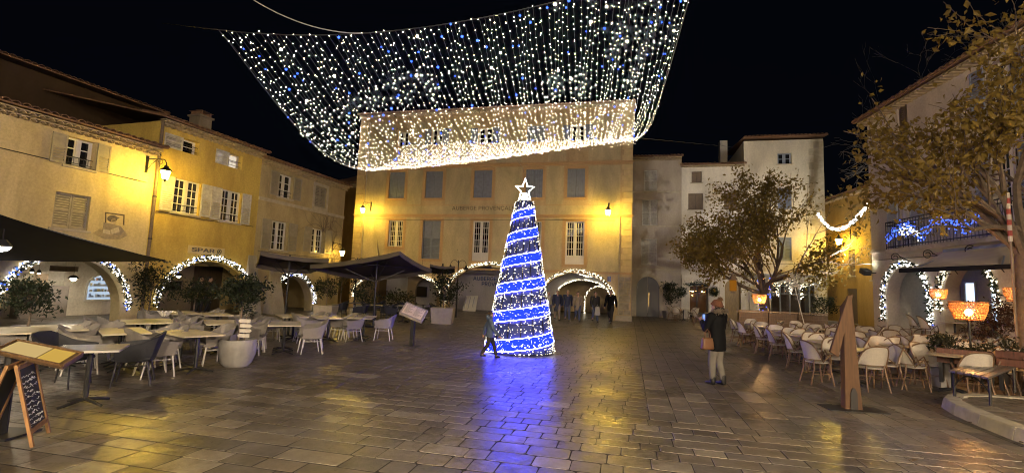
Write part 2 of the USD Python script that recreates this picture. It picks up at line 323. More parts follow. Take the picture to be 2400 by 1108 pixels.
        if room:
            d, zc = room; rm = room_mat or M_DARKROOM
            MB().box(0.30 if 'l' in ends else 0.0, w - (0.30 if 'r' in ends else 0.0), d, d + 0.2, -0.05, zc).put('arcade_back_wall', rm, s.t)
            for bx in [q for q, e in (((0.003, 0.28), 'l'), ((w - 0.28, w - 0.003), 'r')) if e in ends]: MB().box(*bx, th + 0.003, d, -0.05, zc).put('arcade_side_wall', rm, s.t)
            MB().box(0.003, w - 0.003, th + 0.003, d + 0.2, zc + 0.003, zc + 0.18).put('arcade_ceiling', rm, s.t)
        if s.roof:
            o = s.over
            v = [(-0.12, -o, h + 0.10), (w + 0.12, -o, h + 0.10), (w + 0.12, s.depth, h + 0.10 + roof_rise), (-0.12, s.depth, h + 0.10 + roof_rise)]
            MB().hexa(v, [(x, y, z + 0.05) for x, y, z in v]).put('roof', M_TILE, s.t)
            tl, n = MB(), int(w / 0.24); a = np.linspace(0, PI, 6)
            for i in range(n + 1):
                x = i * w / n; yy = -o - 0.06 - 0.03 * (i % 2)
                ring = np.stack([x + 0.115 * np.cos(a), np.zeros(6), 0.085 * np.sin(a)], 1)
                p, q = ring + [0, yy, h + 0.14], ring * [1, 1, 0.95] + [0, yy + 1.3, h + 0.14 + 1.3 * roof_rise / (s.depth + o)]
                p2 = (ring - [x, 0, 0]) * 0.8 + [x, yy, h + 0.14]
                tl.add(np.vstack([p, q, p2]), [(k, k + 1, k + 7, k + 6) for k in range(5)] + [(k, k + 12, k + 13, k + 1) for k in range(5)])
            tl.put('roof_tiles', M_TILE, s.t, smooth=40, kind='stuff')
            for g in range(s.genoise):
                ge = MB(); dep = o * (0.82 - 0.40 * g); zb = h + 0.085 - 0.13 * (g + 1)
                ge.box(0, w, -dep + 0.02, 0.02, zb + 0.085, zb + 0.12)
                for i in range(n + 1):
                    x = min(max((i + 0.5 * (g % 2)) * w / n, 0.1), w - 0.1); ring = np.stack([x + 0.10 * np.cos(a), np.zeros(6), 0.085 * np.sin(a)], 1); r2 = (ring - [x, 0, 0]) * [0.72, 1, 0.72] + [x, 0, 0]
                    ge.add(np.vstack([ring + [0, -dep, zb], ring + [0, 0.02, zb], r2 + [0, -dep, zb], r2 + [0, 0.02, zb]]), [(k, k + 1, k + 7, k + 6) for k in range(5)] + [(k, k + 12, k + 13, k + 1) for k in range(5)] + [(k + 12, k + 18, k + 19, k + 13) for k in range(5)])
                ge.put('eave_tiles', M_EAVE, s.t, smooth=40, kind='stuff')
        return s
M_EAVE = plain('mortared_eave_tile', (0.40, 0.32, 0.2), 0.9, var=0.3, scale=8)

def garland(name, label, pts, per_m=(150, 34), rad=0.13, group=None, bulb=None, blue=0.0, leaf=0.12, bulb_r=0.028, seed=1):
    rr = np.random.default_rng(seed); p = np.asarray(pts, float); o = p[0].copy(); p = p - o
    seg = np.linalg.norm(np.diff(p, axis=0), axis=1); L = seg.sum(); cum = np.r_[0, np.cumsum(seg)]
    t = thing(name, label, 'light garland', o, 0.0, group)
    def sample(n, r):
        s = rr.uniform(0, L, n); q = np.stack([np.interp(s, cum, p[:, k]) for k in range(3)], 1)
        d = rr.normal(size=(n, 3)); d /= np.linalg.norm(d, axis=1, keepdims=True); return q + d * r * rr.uniform(0.35, 1.0, (n, 1)) ** 0.6
    MB().tube(p, 0.02, 4).put('cable', M_BLACK, t)
    if per_m[0]: MB().leaves(sample(int(L * per_m[0]), rad * 0.85), leaf, 0.0, rr, 3.0).put('fir_sprays', M_FIR, t, kind='stuff')
    n = int(L * per_m[1]); c = sample(n, rad); k = int(n * blue)
    MB().many(c[k:], bulb_r * rr.uniform(0.7, 1.25, n - k)).put('bulbs', bulb or M_BULB, t, kind='stuff')
    if k: MB().many(c[:k], bulb_r * 1.15).put('blue_bulbs', M_BULBBLUE, t, kind='stuff')
    return t
def arch_pts(h, x0, x1, zs, zt, zb=0.6, n=30, out=0.08):
    q = [p for p in arch(x0, x1, zs, zt, n)]; q[0] = (x0, zb); q[-1] = (x1, zb); return [h.fr.w(h.u0 + x, z, -out) for x, z in q]
# ---------------------------------------------------------------- left row
WALL_CREAM = stucco('cream_yellow_render', (0.62, 0.52, 0.29), (0.62, 0.6, 0.6), 0.6)
WALL_YELLOW = stucco('ochre_yellow_render', (0.60, 0.45, 0.12), (0.6, 0.55, 0.6), 0.6)
WALL_BEIGE = stucco('weathered_beige_render', (0.46, 0.38, 0.22), (0.6, 0.6, 0.62), 0.75)
WALL_GREYB = stucco('grey_plaster', (0.40, 0.37, 0.32), (0.6, 0.6, 0.6), 0.6)
uL0, uL1, uL2, uL3 = 1.0, FL.uz(352, 500)[0], FL.uz(603, 500)[0], FL.uz(806, 500)[0]
def eave(fr, px, py): return fr.uz(px, py)[1]
ROOM = 3.4
# cream house
h = House('cream_house', 'long cream rendered house with a wall painting, behind the big dark parasol', FL, uL0, uL1, eave(FL, 200, 308), WALL_CREAM, over=0.42)
h1 = h
h.window(h.R(160, 318, 219, 400), 'glazed', 2, 3, 'lr', 'lower', M_GREIGE, sw=0.42, rail=True, deep=0.2)
h.window(h.R(131, 448, 204, 541), 'closed', style='louver', smat=M_GREIGE)
ax0, ax1 = h.fr.uz(3, 700)[0] - h.u0, h.fr.uz(284, 690)[0] - h.u0; az = h.fr.uz(162, 603)[1]
h.door_arch(ax0, ax1, az - 1.75, az); A1 = (ax0, ax1, az - 1.75, az)
h.finish((ROOM, az + 0.25), stucco('arcade_limewash', (0.55, 0.50, 0.40), (0.7, 0.7, 0.7), 0.5), ends='l', roof_rise=0.8)
garland('arch_garland', 'lit fir garland round the arch under the big dark parasol', arch_pts(h, ax0 - 0.2, ax1 + 0.22, az - 1.7, az + 0.16, 0.5), (150, 52), 0.13, 'lit garlands round the arcade arches', M_BULBCOOL, 0.12, seed=1, bulb_r=0.024)
# flat wall painting: a reading figure over an empty frame
def wallpaint(hh, name, polys_px, c, parent, k=0):
    m = MB()
    for pp in polys_px:
        q = [hh.fr.uz(x, y) for x, y in pp]; pg = Polygon([(u - hh.u0, z) for u, z in q]).buffer(0)
        m.poly(pg, -0.006 - 0.002 * k, 0.0)
    return m.put(name, plain('mural_' + name, c, 0.9, var=0.3, scale=12), parent)
mural = tag(UsdGeom.Xform.Define(stage, h.t.GetPath().AppendChild('wall_painting')).GetPrim(), 'faded grey painting of a reading figure on the cream wall')
def ell(cx, cy, rx, ry, n=14, a0=0, a1=2 * PI): return [(cx + rx * math.cos(a0 + (a1 - a0) * i / n), cy + ry * math.sin(a0 + (a1 - a0) * i / n)) for i in range(n)]
wallpaint(h, 'painted_frame', [[(246, 497), (292, 503), (292, 506), (246, 500)], [(246, 500), (249, 500), (249, 523), (246, 522)], [(289, 505), (292, 505), (291, 528), (288, 527)]], (0.10, 0.08, 0.05), mural, 1)
wallpaint(h, 'painted_ground', [[(218, 546), (234, 536), (252, 541), (272, 539), (292, 541), (299, 552), (280, 561), (246, 560)]], (0.33, 0.27, 0.17), mural)
wallpaint(h, 'painted_body', [[(243, 521), (262, 524), (283, 530), (291, 541), (282, 552), (258, 548), (240, 540)]], (0.27, 0.23, 0.17), mural, 1)
wallpaint(h, 'painted_cap', [ell(263, 512, 12, 8), [(270, 507), (281, 511), (271, 513)]], (0.14, 0.12, 0.10), mural, 2)
wallpaint(h, 'painted_face', [ell(266, 519, 7, 7)], (0.42, 0.34, 0.22), mural, 2)
wallpaint(h, 'painted_paper', [[(241, 537), (258, 540), (258, 549), (241, 546)], [(259, 538), (277, 532), (280, 543), (261, 549)]], (0.50, 0.44, 0.32), mural, 3)
# taller dark house behind it
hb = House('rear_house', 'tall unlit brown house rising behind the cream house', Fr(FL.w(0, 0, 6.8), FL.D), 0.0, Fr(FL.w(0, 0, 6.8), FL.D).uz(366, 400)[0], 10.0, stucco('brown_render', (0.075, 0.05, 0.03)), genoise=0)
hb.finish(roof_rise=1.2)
# yellow house
h = h2 = House('yellow_house', 'ochre yellow house with a supermarket sign over its lit arch', FL, uL1, uL2, eave(FL, 470, 315), WALL_YELLOW, over=0.34)
xx = h.R(388, 309, 465, 366); h.window(xx, 'glazed', 2, 2, None, 'louver', M_PALE, half=(xx[0], xx[0] + 0.52 * (xx[1] - xx[0])), deep=0.24, sill=None, rail=True)
xx = h.R(507, 347, 566, 399); h.window(xx, 'glazed', 2, 2, None, 'louver', M_PALE, pane=emit('lit_room_pane', (1.0, .86, .66), .22), half=(xx[0], xx[0] + 0.5 * (xx[1] - xx[0])), deep=0.24, sill=None, rail=True)
h.window(h.R(410, 416, 464, 506), 'glazed', 4, 4, 'lr', 'lower', M_PALE, sw=0.52, rail=True, deep=0.1)
h.window(h.R(521, 442, 560, 524), 'glazed', 4, 4, 'lr', 'lower', M_PALE, sw=0.5, rail=True, deep=0.1)
ax0, ax1, az = h.fr.uz(372, 690)[0] - h.u0, h.fr.uz(586, 690)[0] - h.u0, h.fr.uz(475, 612)[1]
h.door_arch(ax0, ax1, az - 1.85, az); A2 = (ax0, ax1, az - 1.85, az)
h.finish((ROOM, az + 0.25), stucco('arcade_shop_plaster', (0.34, 0.27, 0.17), (0.7, 0.7, 0.7), 0.5), ends='')
garland('arch_garland', 'lit fir garland round the arch below the supermarket sign', arch_pts(h, ax0 - 0.14, ax1 + 0.14, az - 1.8, az + 0.16, 0.55), (150, 52), 0.13, 'lit garlands round the arcade arches', M_BULBCOOL, 0.05, seed=2, bulb_r=0.024)
# drainpipe belongs to the yellow house
pz = [FL.uz(382, 282), FL.uz(376, 330), FL.uz(341, 628)]
MB().tube([(0.03, -0.1, h.h), (0.02, -0.1, 0.1)], 0.055, 8).put('drainpipe', M_BROWNWOOD, h.t, smooth=40)
for i in range(4): MB().lathe([(0.07, 0), (0.07, 0.05)], (0.025, -0.1, 1.4 + i * 1.6), 8).put('pipe_bracket', M_IRON, h.t)
c = MB(); uc = h.fr.uz(514, 300)[0] - h.u0
c.box(uc - 0.3, uc + 0.3, 0.8, 1.4, h.h - 0.1, h.h + 1.05); c.box(uc - 0.36, uc + 0.36, 0.74, 1.46, h.h + 1.05, h.h + 1.13)
ch = c.put('chimney', stucco('chimney_render', (0.24, 0.2, 0.15)), h.t)
c = MB(); c.hexa([(uc - 0.34, 0.76, h.h + 1.3), (uc + 0.34, 0.76, h.h + 1.3), (uc + 0.34, 1.44, h.h + 1.3), (uc - 0.34, 1.44, h.h + 1.3)], [(uc - 0.1, 1.0, h.h + 1.42), (uc + 0.1, 1.0, h.h + 1.42), (uc + 0.1, 1.2, h.h + 1.42), (uc - 0.1, 1.2, h.h + 1.42)])
for a in (-0.25, 0.17): c.box(uc + a, uc + a + 0.08, 0.8, 1.4, h.h + 1.13, h.h + 1.3)
c.put('chimney_cap', M_TILE, ch)
# shop sign
r = h.R(441, 574, 524, 599); sg = thing('shop_sign', 'flat pale shop sign with raised lettering above the second arch', 'sign', h.fr.w(h.u0 + r[0], r[2]), h.fr.rz)
W_, H_ = r[1] - r[0], r[3] - r[2]; MB().box(0, W_, -0.035, -0.003, 0.0, H_).put('board', plain('sign_board', (0.58, 0.48, 0.26), 0.6, var=0.05), sg)
def letters(txt, height, width, mat, parent, x, y, z, name='lettering', bold=True, depth=0.02, spread=None):
    t = meshkit.text_mesh(txt, height, depth, bold); v = np.array(t.vertices); sx = width / (v[:, 0].max() - v[:, 0].min())
    v = np.stack([x + (v[:, 0] - v[:, 0].min()) * sx, y - v[:, 2], z + v[:, 1]], 1)
    return MB().add(v, np.array(t.faces)).put(name, mat, parent)
letters('SPAR', 0.62 * H_ * 0.8, W_ * 0.62, plain('sign_letter_grey', (0.10, 0.09, 0.10), 0.5), sg, W_ * 0.08, -0.036, H_ * 0.25)
e = MB(); R_ = 0.3 * H_
e.poly(Polygon(ell(W_ * 0.84, H_ * 0.5, R_ * 1.15, R_ * 1.15, 24)).difference(Polygon(ell(W_ * 0.84, H_ * 0.5, R_ * 0.92, R_ * 0.92, 24))), -0.058, -0.036)
for k in (0, 1): e.poly(Polygon([(W_ * 0.84 - R_ * (0.4 + 0.22 * k), H_ * 0.5 - R_ * (0.1 + 0.45 * k)), (W_ * 0.84 + R_ * (0.4 + 0.22 * k), H_ * 0.5 - R_ * (0.1 + 0.45 * k)), (W_ * 0.84, H_ * 0.5 + R_ * (0.78 - 0.45 * k))]), -0.054 - 0.001 * k, -0.036)
e.put('round_fir_emblem', plain('emblem_dark', (0.05, 0.06, 0.05), 0.5), sg)
# beige house
h = h3 = House('beige_house', 'weathered beige house with bare creeper beside the dark alley', FL, uL2, uL3, eave(FL, 700, 405), WALL_BEIGE, over=0.36)
h.window(h.R(655, 405, 684, 468), 'glazed', 2, 3, 'lr', 'louver', M_GREIGE, sw=0.55, rail=True)
h.window(h.R(740, 434, 763, 490), 'closed', style='louver', smat=M_GREIGE, surround=M_STONE)
h.window(h.R(637, 515, 671, 588), 'glazed', 4, 4, 'lr', 'lower', M_GREIGE, sw=0.6)
h.window(h.R(731, 533, 757, 594), 'glazed', 4, 4, 'lr', 'lower', M_GREIGE, sw=0.6)
zs = h.fr.uz(660, 475)[1]; MB().box(0, h.w, -0.05, 0.0, zs - 0.1, zs + 0.06).put('string_course', M_STONE, h.t)
zs = h.fr.uz(655, 509)[1]
ax0, ax1, az = h.fr.uz(634, 690)[0] - h.u0, h.fr.uz(731, 690)[0] - h.u0, h.fr.uz(687, 648)[1]
h.door_arch(ax0, ax1, az - 1.5, az); A3 = (ax0, ax1, az - 1.5, az)
v = arch(ax0, ax1, az - 1.5, az, 14)[1:-1]; vo = arch(ax0 - 0.32, ax1 + 0.32, az - 1.5, az + 0.32, 14)[1:-1]
for i in range(len(v) - 1): MB().poly(Polygon([v[i], v[i + 1], vo[i + 1], vo[i]]).buffer(-0.008), -0.03 - 0.008 * rng.random(), 0.05).put('arch_stone', M_STONE, h.t)
for sx in (ax0 - 0.32, ax1 + 0.01):
    for i in range(6): MB().box(sx, sx + 0.31, -0.03 - 0.01 * rng.random(), 0.04, 0.02 + i * (az - 1.55) / 6, (i + 1) * (az - 1.55) / 6).put('arch_stone', M_STONE, h.t)
h.finish((ROOM, az + 0.35), stucco('arcade_yellow_plaster', (0.42, 0.33, 0.16), (0.7, 0.7, 0.7), 0.5), ends='r')
garland('arch_garland', 'lit fir garland round the small stone arch of the beige house', arch_pts(h, ax0 - 0.12, ax1 + 0.14, az - 1.4, az + 0.14, 0.75), (150, 50), 0.12, 'lit garlands round the arcade arches', M_BULBCOOL, 0.05, seed=3, bulb_r=0.025)
# sloping plaster buttresses at the joint of the two houses
for k, (x0, x1, o) in enumerate(((-0.5, 0.28, 0.5), (0.9, 1.75, 0.55))):
    zt = 2.75 - 0.25 * k; MB().hexa([(x0, -o, 0), (x1, -o, 0), (x1, 0.02, 0), (x0, 0.02, 0)], [(x0 + 0.2, -0.02, zt), (x1 - 0.1, -0.02, zt), (x1 - 0.1, 0.02, zt), (x0 + 0.2, 0.02, zt)]).put('buttress', WALL_GREYB, h.t)
# bare creeper on the right end of its wall
def creeper(hh, name, roots, n, seed, area):
    rr = random.Random(seed); m = MB()
    for _ in range(n):
        x, z = rr.choice(roots); ang = PI / 2 + rr.uniform(-0.5, 0.5); pts = [(x, -0.03, z)]
        for _k in range(rr.randint(8, 20)):
            ang += rr.uniform(-0.55, 0.55); x += 0.16 * math.cos(ang); z += 0.16 * math.sin(ang)
            x = min(max(x, area[0]), area[1]); z = min(z, area[2]); pts.append((x, -0.03 - 0.02 * rr.random(), z))
        m.tube(pts, np.linspace(0.014, 0.004, len(pts)), 4)
    return m.put(name, M_BROWNWOOD, hh.t, label='bare leafless creeper on the wall')
u_ = h.fr.uz(775, 600)[0] - h.u0
creeper(h, 'creeper', [(u_ - 0.2, 1.5), (u_ + 0.2, 2.5), (u_ - 0.5, 4.2), (u_ - 0.9, 4.4), (u_, 3.4)], 44, 5, (h.fr.uz(700, 500)[0] - h.u0, h.w - 0.1, 5.4))
# alley flank and dark house in the gap
ha = House('alley_house', 'narrow unlit brown house closing the gap left of the inn', Fr(at(770, 650, 37.0), (0.972, -0.2346)), 0.0, 4.2, 8.9, stucco('dark_alley_render', (0.25, 0.17, 0.08)), depth=4)
ha.finish()

# ---------------------------------------------------------------- the inn
OCHRE = stucco('salmon_ochre_render', (0.58, 0.45, 0.26), (0.68, 0.66, 0.66), 0.65)
PANEL = stucco('faded_cream_render', (0.60, 0.51, 0.30), (0.62, 0.64, 0.70), 0.7)
M_QUOIN = plain('ochre_quoin_render', (0.57, 0.46, 0.25), 0.9, var=0.15, scale=4, bump=0.3)
hw = FM.uz(1480, 640)[0]; hz = FM.uz(1160, 262)[1]
h = hm = House('inn_building', 'wide four storey ochre and cream inn closing the square behind the lit cone tree', FM, 0.0, hw, hz, OCHRE, depth=9.0, thick=0.5, genoise=1)
up = [(914, 401, 947, 462), (999, 402, 1036, 463), (1112, 399, 1152, 464), (1233, 398, 1271, 464), (1330, 397, 1370, 464)]
lo = [(912, 515, 942, 578), (992, 515, 1029, 607), (1109, 518, 1144, 612), (1236, 519, 1267, 612), (1326, 521, 1368, 620)]
top = [(934, 310, 957, 340), (1013, 303, 1038, 338), (1122, 301, 1154, 340), (1235, 295, 1277, 334), (1338, 294, 1371, 330)]
ru = [h.R(*q) for q in up]; rl = [h.R(*q) for q in lo]; rt_ = [h.R(*q) for q in top]
zs1 = h.fr.uz(1150, 388)[1]; zs2 = h.fr.uz(1150, 506)[1]; zs3 = h.fr.uz(1150, 632)[1]
zu0, zu1 = np.mean([q[2] for q in ru]), np.mean([q[3] for q in ru]); zl1 = np.mean([q[3] for q in rl]); zt0 = np.mean([q[2] for q in rt_])
rl = [(a, b, c, zl1) for a, b, c, d in rl]; ru = [(a, b, zu0, zu1) for a, b, c, d in ru]
SUR = stucco('orange_ochre_trim', (0.55, 0.37, 0.19), (0.8, 0.8, 0.85), 0.4)
for q in ru: h.window(q, 'closed', style='plank', smat=M_GREYPAINT, surround=SUR, sill=SUR)
for i, q in enumerate(rl):
    if i == 1: h.window(q, 'closed', style='lower', smat=M_GREYPAINT, surround=SUR, sill=SUR)
    else: h.window(q, 'glazed', 6, 5, None, surround=SUR, sill=SUR, apron=0.0 if i == 0 else 0.55, deep=0.12)
for i, q in enumerate(rt_):
    q = (q[0], q[1], zt0, q[3])
    if i == 3: h.window(q, 'closed', style='plank', smat=M_GREYPAINT, sill=SUR)
    else: h.window(q, 'glazed', 2, 3, None if i == 0 else 'lr', 'plank', M_GREYPAINT, sill=SUR, deep=0.12)
# arcade arches
am = [(832, 640, 1031), (1047, 622, 1262), (1266, 640, 1437)]; AM = []
for x0, yt, x1 in am:
    a, b = h.fr.uz(x0, 700)[0], h.fr.uz(x1, 700)[0]; zt = h.fr.uz((x0 + x1) / 2, yt)[1]; zsp = max(1.0, zt - (b - a) / 2 * 0.95); AM.append((a, b, zsp, zt)); h.door_arch(a, b, zsp, zt)
zc = max(q[3] for q in AM) + 0.3
# string courses and bands butt between the quoins; panels are proud of the wall
for z, k in ((zs1, 0.16), (zs2, 0.13), (zs3, 0.10)):
    MB().box(0.0, h.w, -0.07, 0.0, z - k / 2, z + k / 2).put('string_course', SUR, h.t)
    MB().box(-0.08, h.w + 0.08, -0.14, -0.07, z + k / 2 - 0.06, z + k / 2 + 0.02).put('string_lip', SUR, h.t)
qw = 0.62
def panels(rects, z0, z1, edges):
    xs = [qw + 0.1] + [e for q in rects for e in (q[0] - 0.24, q[1] + 0.24)] + [h.w - qw - 0.1]
    for i in range(0, len(xs), 2):
        if xs[i + 1] - xs[i] > 0.2: MB().box(xs[i], xs[i + 1], -0.014, 0.01, z0, z1).put('wall_panel', PANEL, h.t)
panels(ru, zs2 + 0.75, zs1 - 0.16, None); panels(rl, zs3 + 0.14, zs2 - 0.14, None); panels([(a, b) for a, b, *_ in rt_], zs1 + 0.2, h.h - 0.5, None)
MB().box(qw + 0.1, h.w - qw - 0.1, -0.014, 0.01, zs2 + 0.12, zs2 + 0.66).put('wall_panel', PANEL, h.t)
for xq in (0.0, h.w - qw):
    for z0, z1 in ((zs3 + 0.1, zs2 - 0.1), (zs2 + 0.1, zs1 - 0.12), (zs1 + 0.12, h.h - 0.32)):
        n = round((z1 - z0) / 0.36); e = np.linspace(z0, z1, n + 1)
        for i in range(n):
            k = 0.10 * (i % 2); MB().box(xq + (k if xq else 0), xq + qw - (0 if xq else k), -0.05 - 0.006 * rng.random(), 0.01, e[i] + 0.012, e[i + 1] - 0.012).put('quoin', M_QUOIN, h.t)
# rough stones of the right-hand pier and the plinth
z = 0.32; x0p = AM[2][1] + 0.25
while z < zs3 - 0.4:
    hh = rng.uniform(0.28, 0.46); x = x0p
    while x < h.w - 0.15:
        w_ = min(rng.uniform(0.3, 0.75), h.w - 0.02 - x); MB().hexa([(x + 0.01, -0.03 - 0.03 * rng.random(), z + 0.01), (x + w_ - 0.012, -0.03 - 0.03 * rng.random(), z + 0.015), (x + w_ - 0.012, 0.01, z + 0.015), (x + 0.01, 0.01, z + 0.01)],
            [(x + 0.014, -0.03 - 0.03 * rng.random(), z + hh - 0.012), (x + w_ - 0.01, -0.03 - 0.03 * rng.random(), z + hh - 0.01), (x + w_ - 0.01, 0.01, z + hh - 0.01), (x + 0.014, 0.01, z + hh - 0.012)]).put('stone', M_RUBBLE, h.t); x += w_
    z += hh
MB().box(x0p - 0.1, h.w + 0.05, -0.22, 0.0, 0.0, 0.3).put('plinth', M_STONE, h.t)
# flared base at the right end and at the left end above the arches
for x0, x1 in ((h.w - qw - 2.05, h.w - qw - 0.05), (qw + 0.2, qw + 1.6)):
    xm = (x0 + x1) / 2; MB().hexa([(x0, -0.32, zs3 + 0.06), (x1, -0.32, zs3 + 0.06), (x1, -0.01, zs3 + 0.06), (x0, -0.01, zs3 + 0.06)], [(x0 + 0.45, -0.03, zs3 + 1.95), (x1 - 0.45, -0.03, zs3 + 1.95), (x1 - 0.45, -0.01, zs3 + 1.95), (x0 + 0.45, -0.01, zs3 + 1.95)]).put('flared_buttress', PANEL, h.t)
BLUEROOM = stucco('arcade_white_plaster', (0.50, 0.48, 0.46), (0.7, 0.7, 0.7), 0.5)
# arcade: piers between bays, passage at the right bay
d = 4.0; xb = AM[2][0] - 0.15
MB().box(0.3, xb, d, d + 0.2, -0.05, zc).put('arcade_back_wall', BLUEROOM, h.t)
pg = sbox(xb + 0.003, -0.05, h.w - 0.3, zc).difference(Polygon(arch(AM[2][0] + 0.45, AM[2][1] - 0.35, 1.2, AM[2][3] - 0.35)))
MB().poly(pg, d, d + 0.35).put('arcade_back_wall', BLUEROOM, h.t)
for bx in ((0.003, 0.28, 0.503, d + 0.2), (h.w - 0.28, h.w - 0.003, 0.503, d + 6), (xb - 0.2, xb - 0.003, 1.8, d - 0.003)): MB().box(*bx, -0.05, zc).put('arcade_side_wall', BLUEROOM, h.t)
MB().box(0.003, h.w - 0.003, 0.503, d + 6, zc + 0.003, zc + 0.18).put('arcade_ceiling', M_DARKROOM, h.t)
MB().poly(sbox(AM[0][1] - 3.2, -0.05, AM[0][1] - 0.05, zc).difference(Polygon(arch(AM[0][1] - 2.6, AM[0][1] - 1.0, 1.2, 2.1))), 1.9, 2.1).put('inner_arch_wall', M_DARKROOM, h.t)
h.finish()
letters('AUBERGE PROVENÇALE', 0.24, FM.uz(1206, 487)[0] - FM.uz(1060, 487)[0], plain('painted_letter_brown', (0.09, 0.06, 0.04), 0.8), h.t, FM.uz(1060, 487)[0], -0.016, FM.uz(1130, 492)[1], 'painted_lettering', False, 0.008)
bl = plain('blue_letter', (0.02, 0.05, 0.16), 0.7)
ub = FM.uz(1109, 655, 4.0)[0]; letters('AUBERGE', 0.27, 1.75, bl, h.t, ub, 3.995, FM.uz(1109, 656, 4.0)[1], 'painted_lettering', True, 0.008)
letters('PROVENÇALE', 0.27, 2.4, bl, h.t, FM.uz(1129, 669, 4.0)[0], 3.995, FM.uz(1129, 669, 4.0)[1], 'painted_lettering', True, 0.008)
r = h.R(1424, 647, 1432, 660); MB().box(r[0], r[1], -0.07, -0.045, r[2], r[3]).put('blue_plaque', plain('blue_enamel', (0.02, 0.04, 0.13), 0.3), h.t)
for k, (lab, zb) in enumerate((('lit garland over the left arch of the inn, beneath the parasols', 0.7), ('lit garland on the inn arch half hidden by the cone tree', 0.6), ('lit garland over the people at the right arch of the inn', 1.2))):
    a, b, zsp, zt = AM[k]; pts = arch_pts(h, a - 0.1, b + 0.1, zsp, zt + 0.14, zb)
    garland('arch_garland', lab, pts, (120, 46), 0.11, 'lit garlands round the arcade arches', M_BULB, 0.0, seed=11 + k, bulb_r=0.026)
# inside the passage: a second street beyond with its own lit arch
a, b, zsp, zt = AM[2]
garland('passage_garland', 'thin light string round the inner arch of the right passage', [FM.w(x, z, d - 0.05) for x, z in [(a + 0.4, 0.9)] + arch(a + 0.42, b - 0.3, 1.25, zt - 0.32, 20)[1:-1]], (0, 40), 0.05, None, M_BULB, seed=21, bulb_r=0.026)
garland('passage_garland', 'drooping light swag hung inside the right passage', [FM.w(a + 0.4 * (b - a) + t * 1.9, 2.95 - 0.35 * math.sin(PI * t), 3.0) for t in np.linspace(0, 1, 12)], (0, 60), 0.08, None, M_BULB, seed=22, bulb_r=0.026)
garland('passage_garland', 'low light arc at the far end of the right passage', [FM.w(a + 2.15 + x, z, 6.5) for x, z in arch(0, 2.0, 0.9, 2.0, 14)], (0, 34), 0.06, None, M_BULB, seed=23, bulb_r=0.026)
hp = House('passage_house', 'brownish house front seen through the right arch of the inn', Fr(FM.w(a - 2.5, 0, 12.5), FM.D), 0, 9, 5.5, stucco('passage_render', (0.35, 0.26, 0.16)), depth=3, roof=False)
hp.window((2.6, 4.0, 0.2, 2.5), 'glazed', 2, 3, frame=M_BROWNWOOD); hp.window((5.2, 6.6, 0.2, 2.5), 'glazed', 2, 3, frame=M_BROWNWOOD); hp.finish()

# ---------------------------------------------------------------- back row, right of the inn
WALL_GREY = stucco('grey_beige_render', (0.44, 0.39, 0.33), (0.68, 0.68, 0.7), 0.6)
WALL_WHITE = stucco('off_white_render', (0.68, 0.64, 0.56), (0.7, 0.7, 0.72), 0.6)
WALL_TOWER = stucco('pale_tower_render', (0.66, 0.61, 0.50), (0.7, 0.7, 0.72), 0.6)
uB = [FB.uz(x, 690)[0] for x in (1476, 1597, 1747, 1939)]
h = hg = House('grey_house', 'narrow grey beige house with three pairs of pale shutters next to the inn', FB, uB[0] - 1.5, uB[1], FB.uz(1545, 372)[1], WALL_GREY, over=0.3)
for q in ((1509, 399, 1540, 448), (1505, 467.5, 1541, 529), (1503, 559, 1540, 622)): h.window(h.R(*q), 'closed', style='louver', smat=M_PALE, surround=WALL_GREY)
for y in (449.5, 530, 631): z = h.fr.uz(1545, y)[1]; MB().box(0, h.w, -0.045, 0.0, z - 0.06, z + 0.04).put('string_course', M_STONE, h.t)
x0, x1, zb, zt = h.R(1492, 650, 1545, 738); zt = h.fr.uz(1518, 648)[1]; zsp = zt - (x1 - x0) / 2
h.holes.append(Polygon(arch(x0, x1, zsp, zt)))
v = arch(x0, x1, zsp, zt, 12); vo = arch(x0 - 0.28, x1 + 0.28, zsp, zt + 0.28, 12)
MB().poly(Polygon(vo).difference(Polygon(v)), -0.05, 0.1).put('door_surround', M_STONE, h.t)
dr = MB(); dr.poly(Polygon(arch(x0, x1, zsp, zt)).intersection(sbox(x0, 0, (x0 + x1) / 2 - 0.01, 9)), 0.28, 0.34).poly(Polygon(arch(x0, x1, zsp, zt)).intersection(sbox((x0 + x1) / 2 + 0.01, 0, x1, 9)), 0.28, 0.34)
for xc in ((x0 * 0.75 + x1 * 0.25), (x0 * 0.25 + x1 * 0.75)):
    for z0, z1 in ((0.25, 1.0), (1.15, zsp)): dr.box(xc - 0.3, xc + 0.3, 0.25, 0.28, z0, z1)
door = dr.put('door', plain('dark_door_paint', (0.03, 0.035, 0.04), 0.4), h.t); MB().box((x0 + x1) / 2 + 0.06, (x0 + x1) / 2 + 0.10, 0.18, 0.25, 0.7, 1.7).put('door_handle', plain('brass', (0.5, 0.38, 0.15), 0.3, metal=1.0), door)
h.finish()
h = hwh = House('white_house', 'off-white house with a hatted-wreath shopfront behind the yellow-leaved tree'.replace('hatted-', ''), FB, uB[1], uB[2], FB.uz(1650, 391)[1], WALL_WHITE, over=0.3, genoise=1)
for q in ((1621, 402, 1645, 428), (1613, 453, 1648, 491), (1613, 560, 1648, 612)): h.window(h.R(*q), 'closed', style='plank', smat=M_BROWNWOOD)
for q in ((1697, 453, 1728, 491), (1697, 560, 1728, 612)): h.window(h.R(*q), 'closed', style='plank', smat=M_BROWNWOOD)
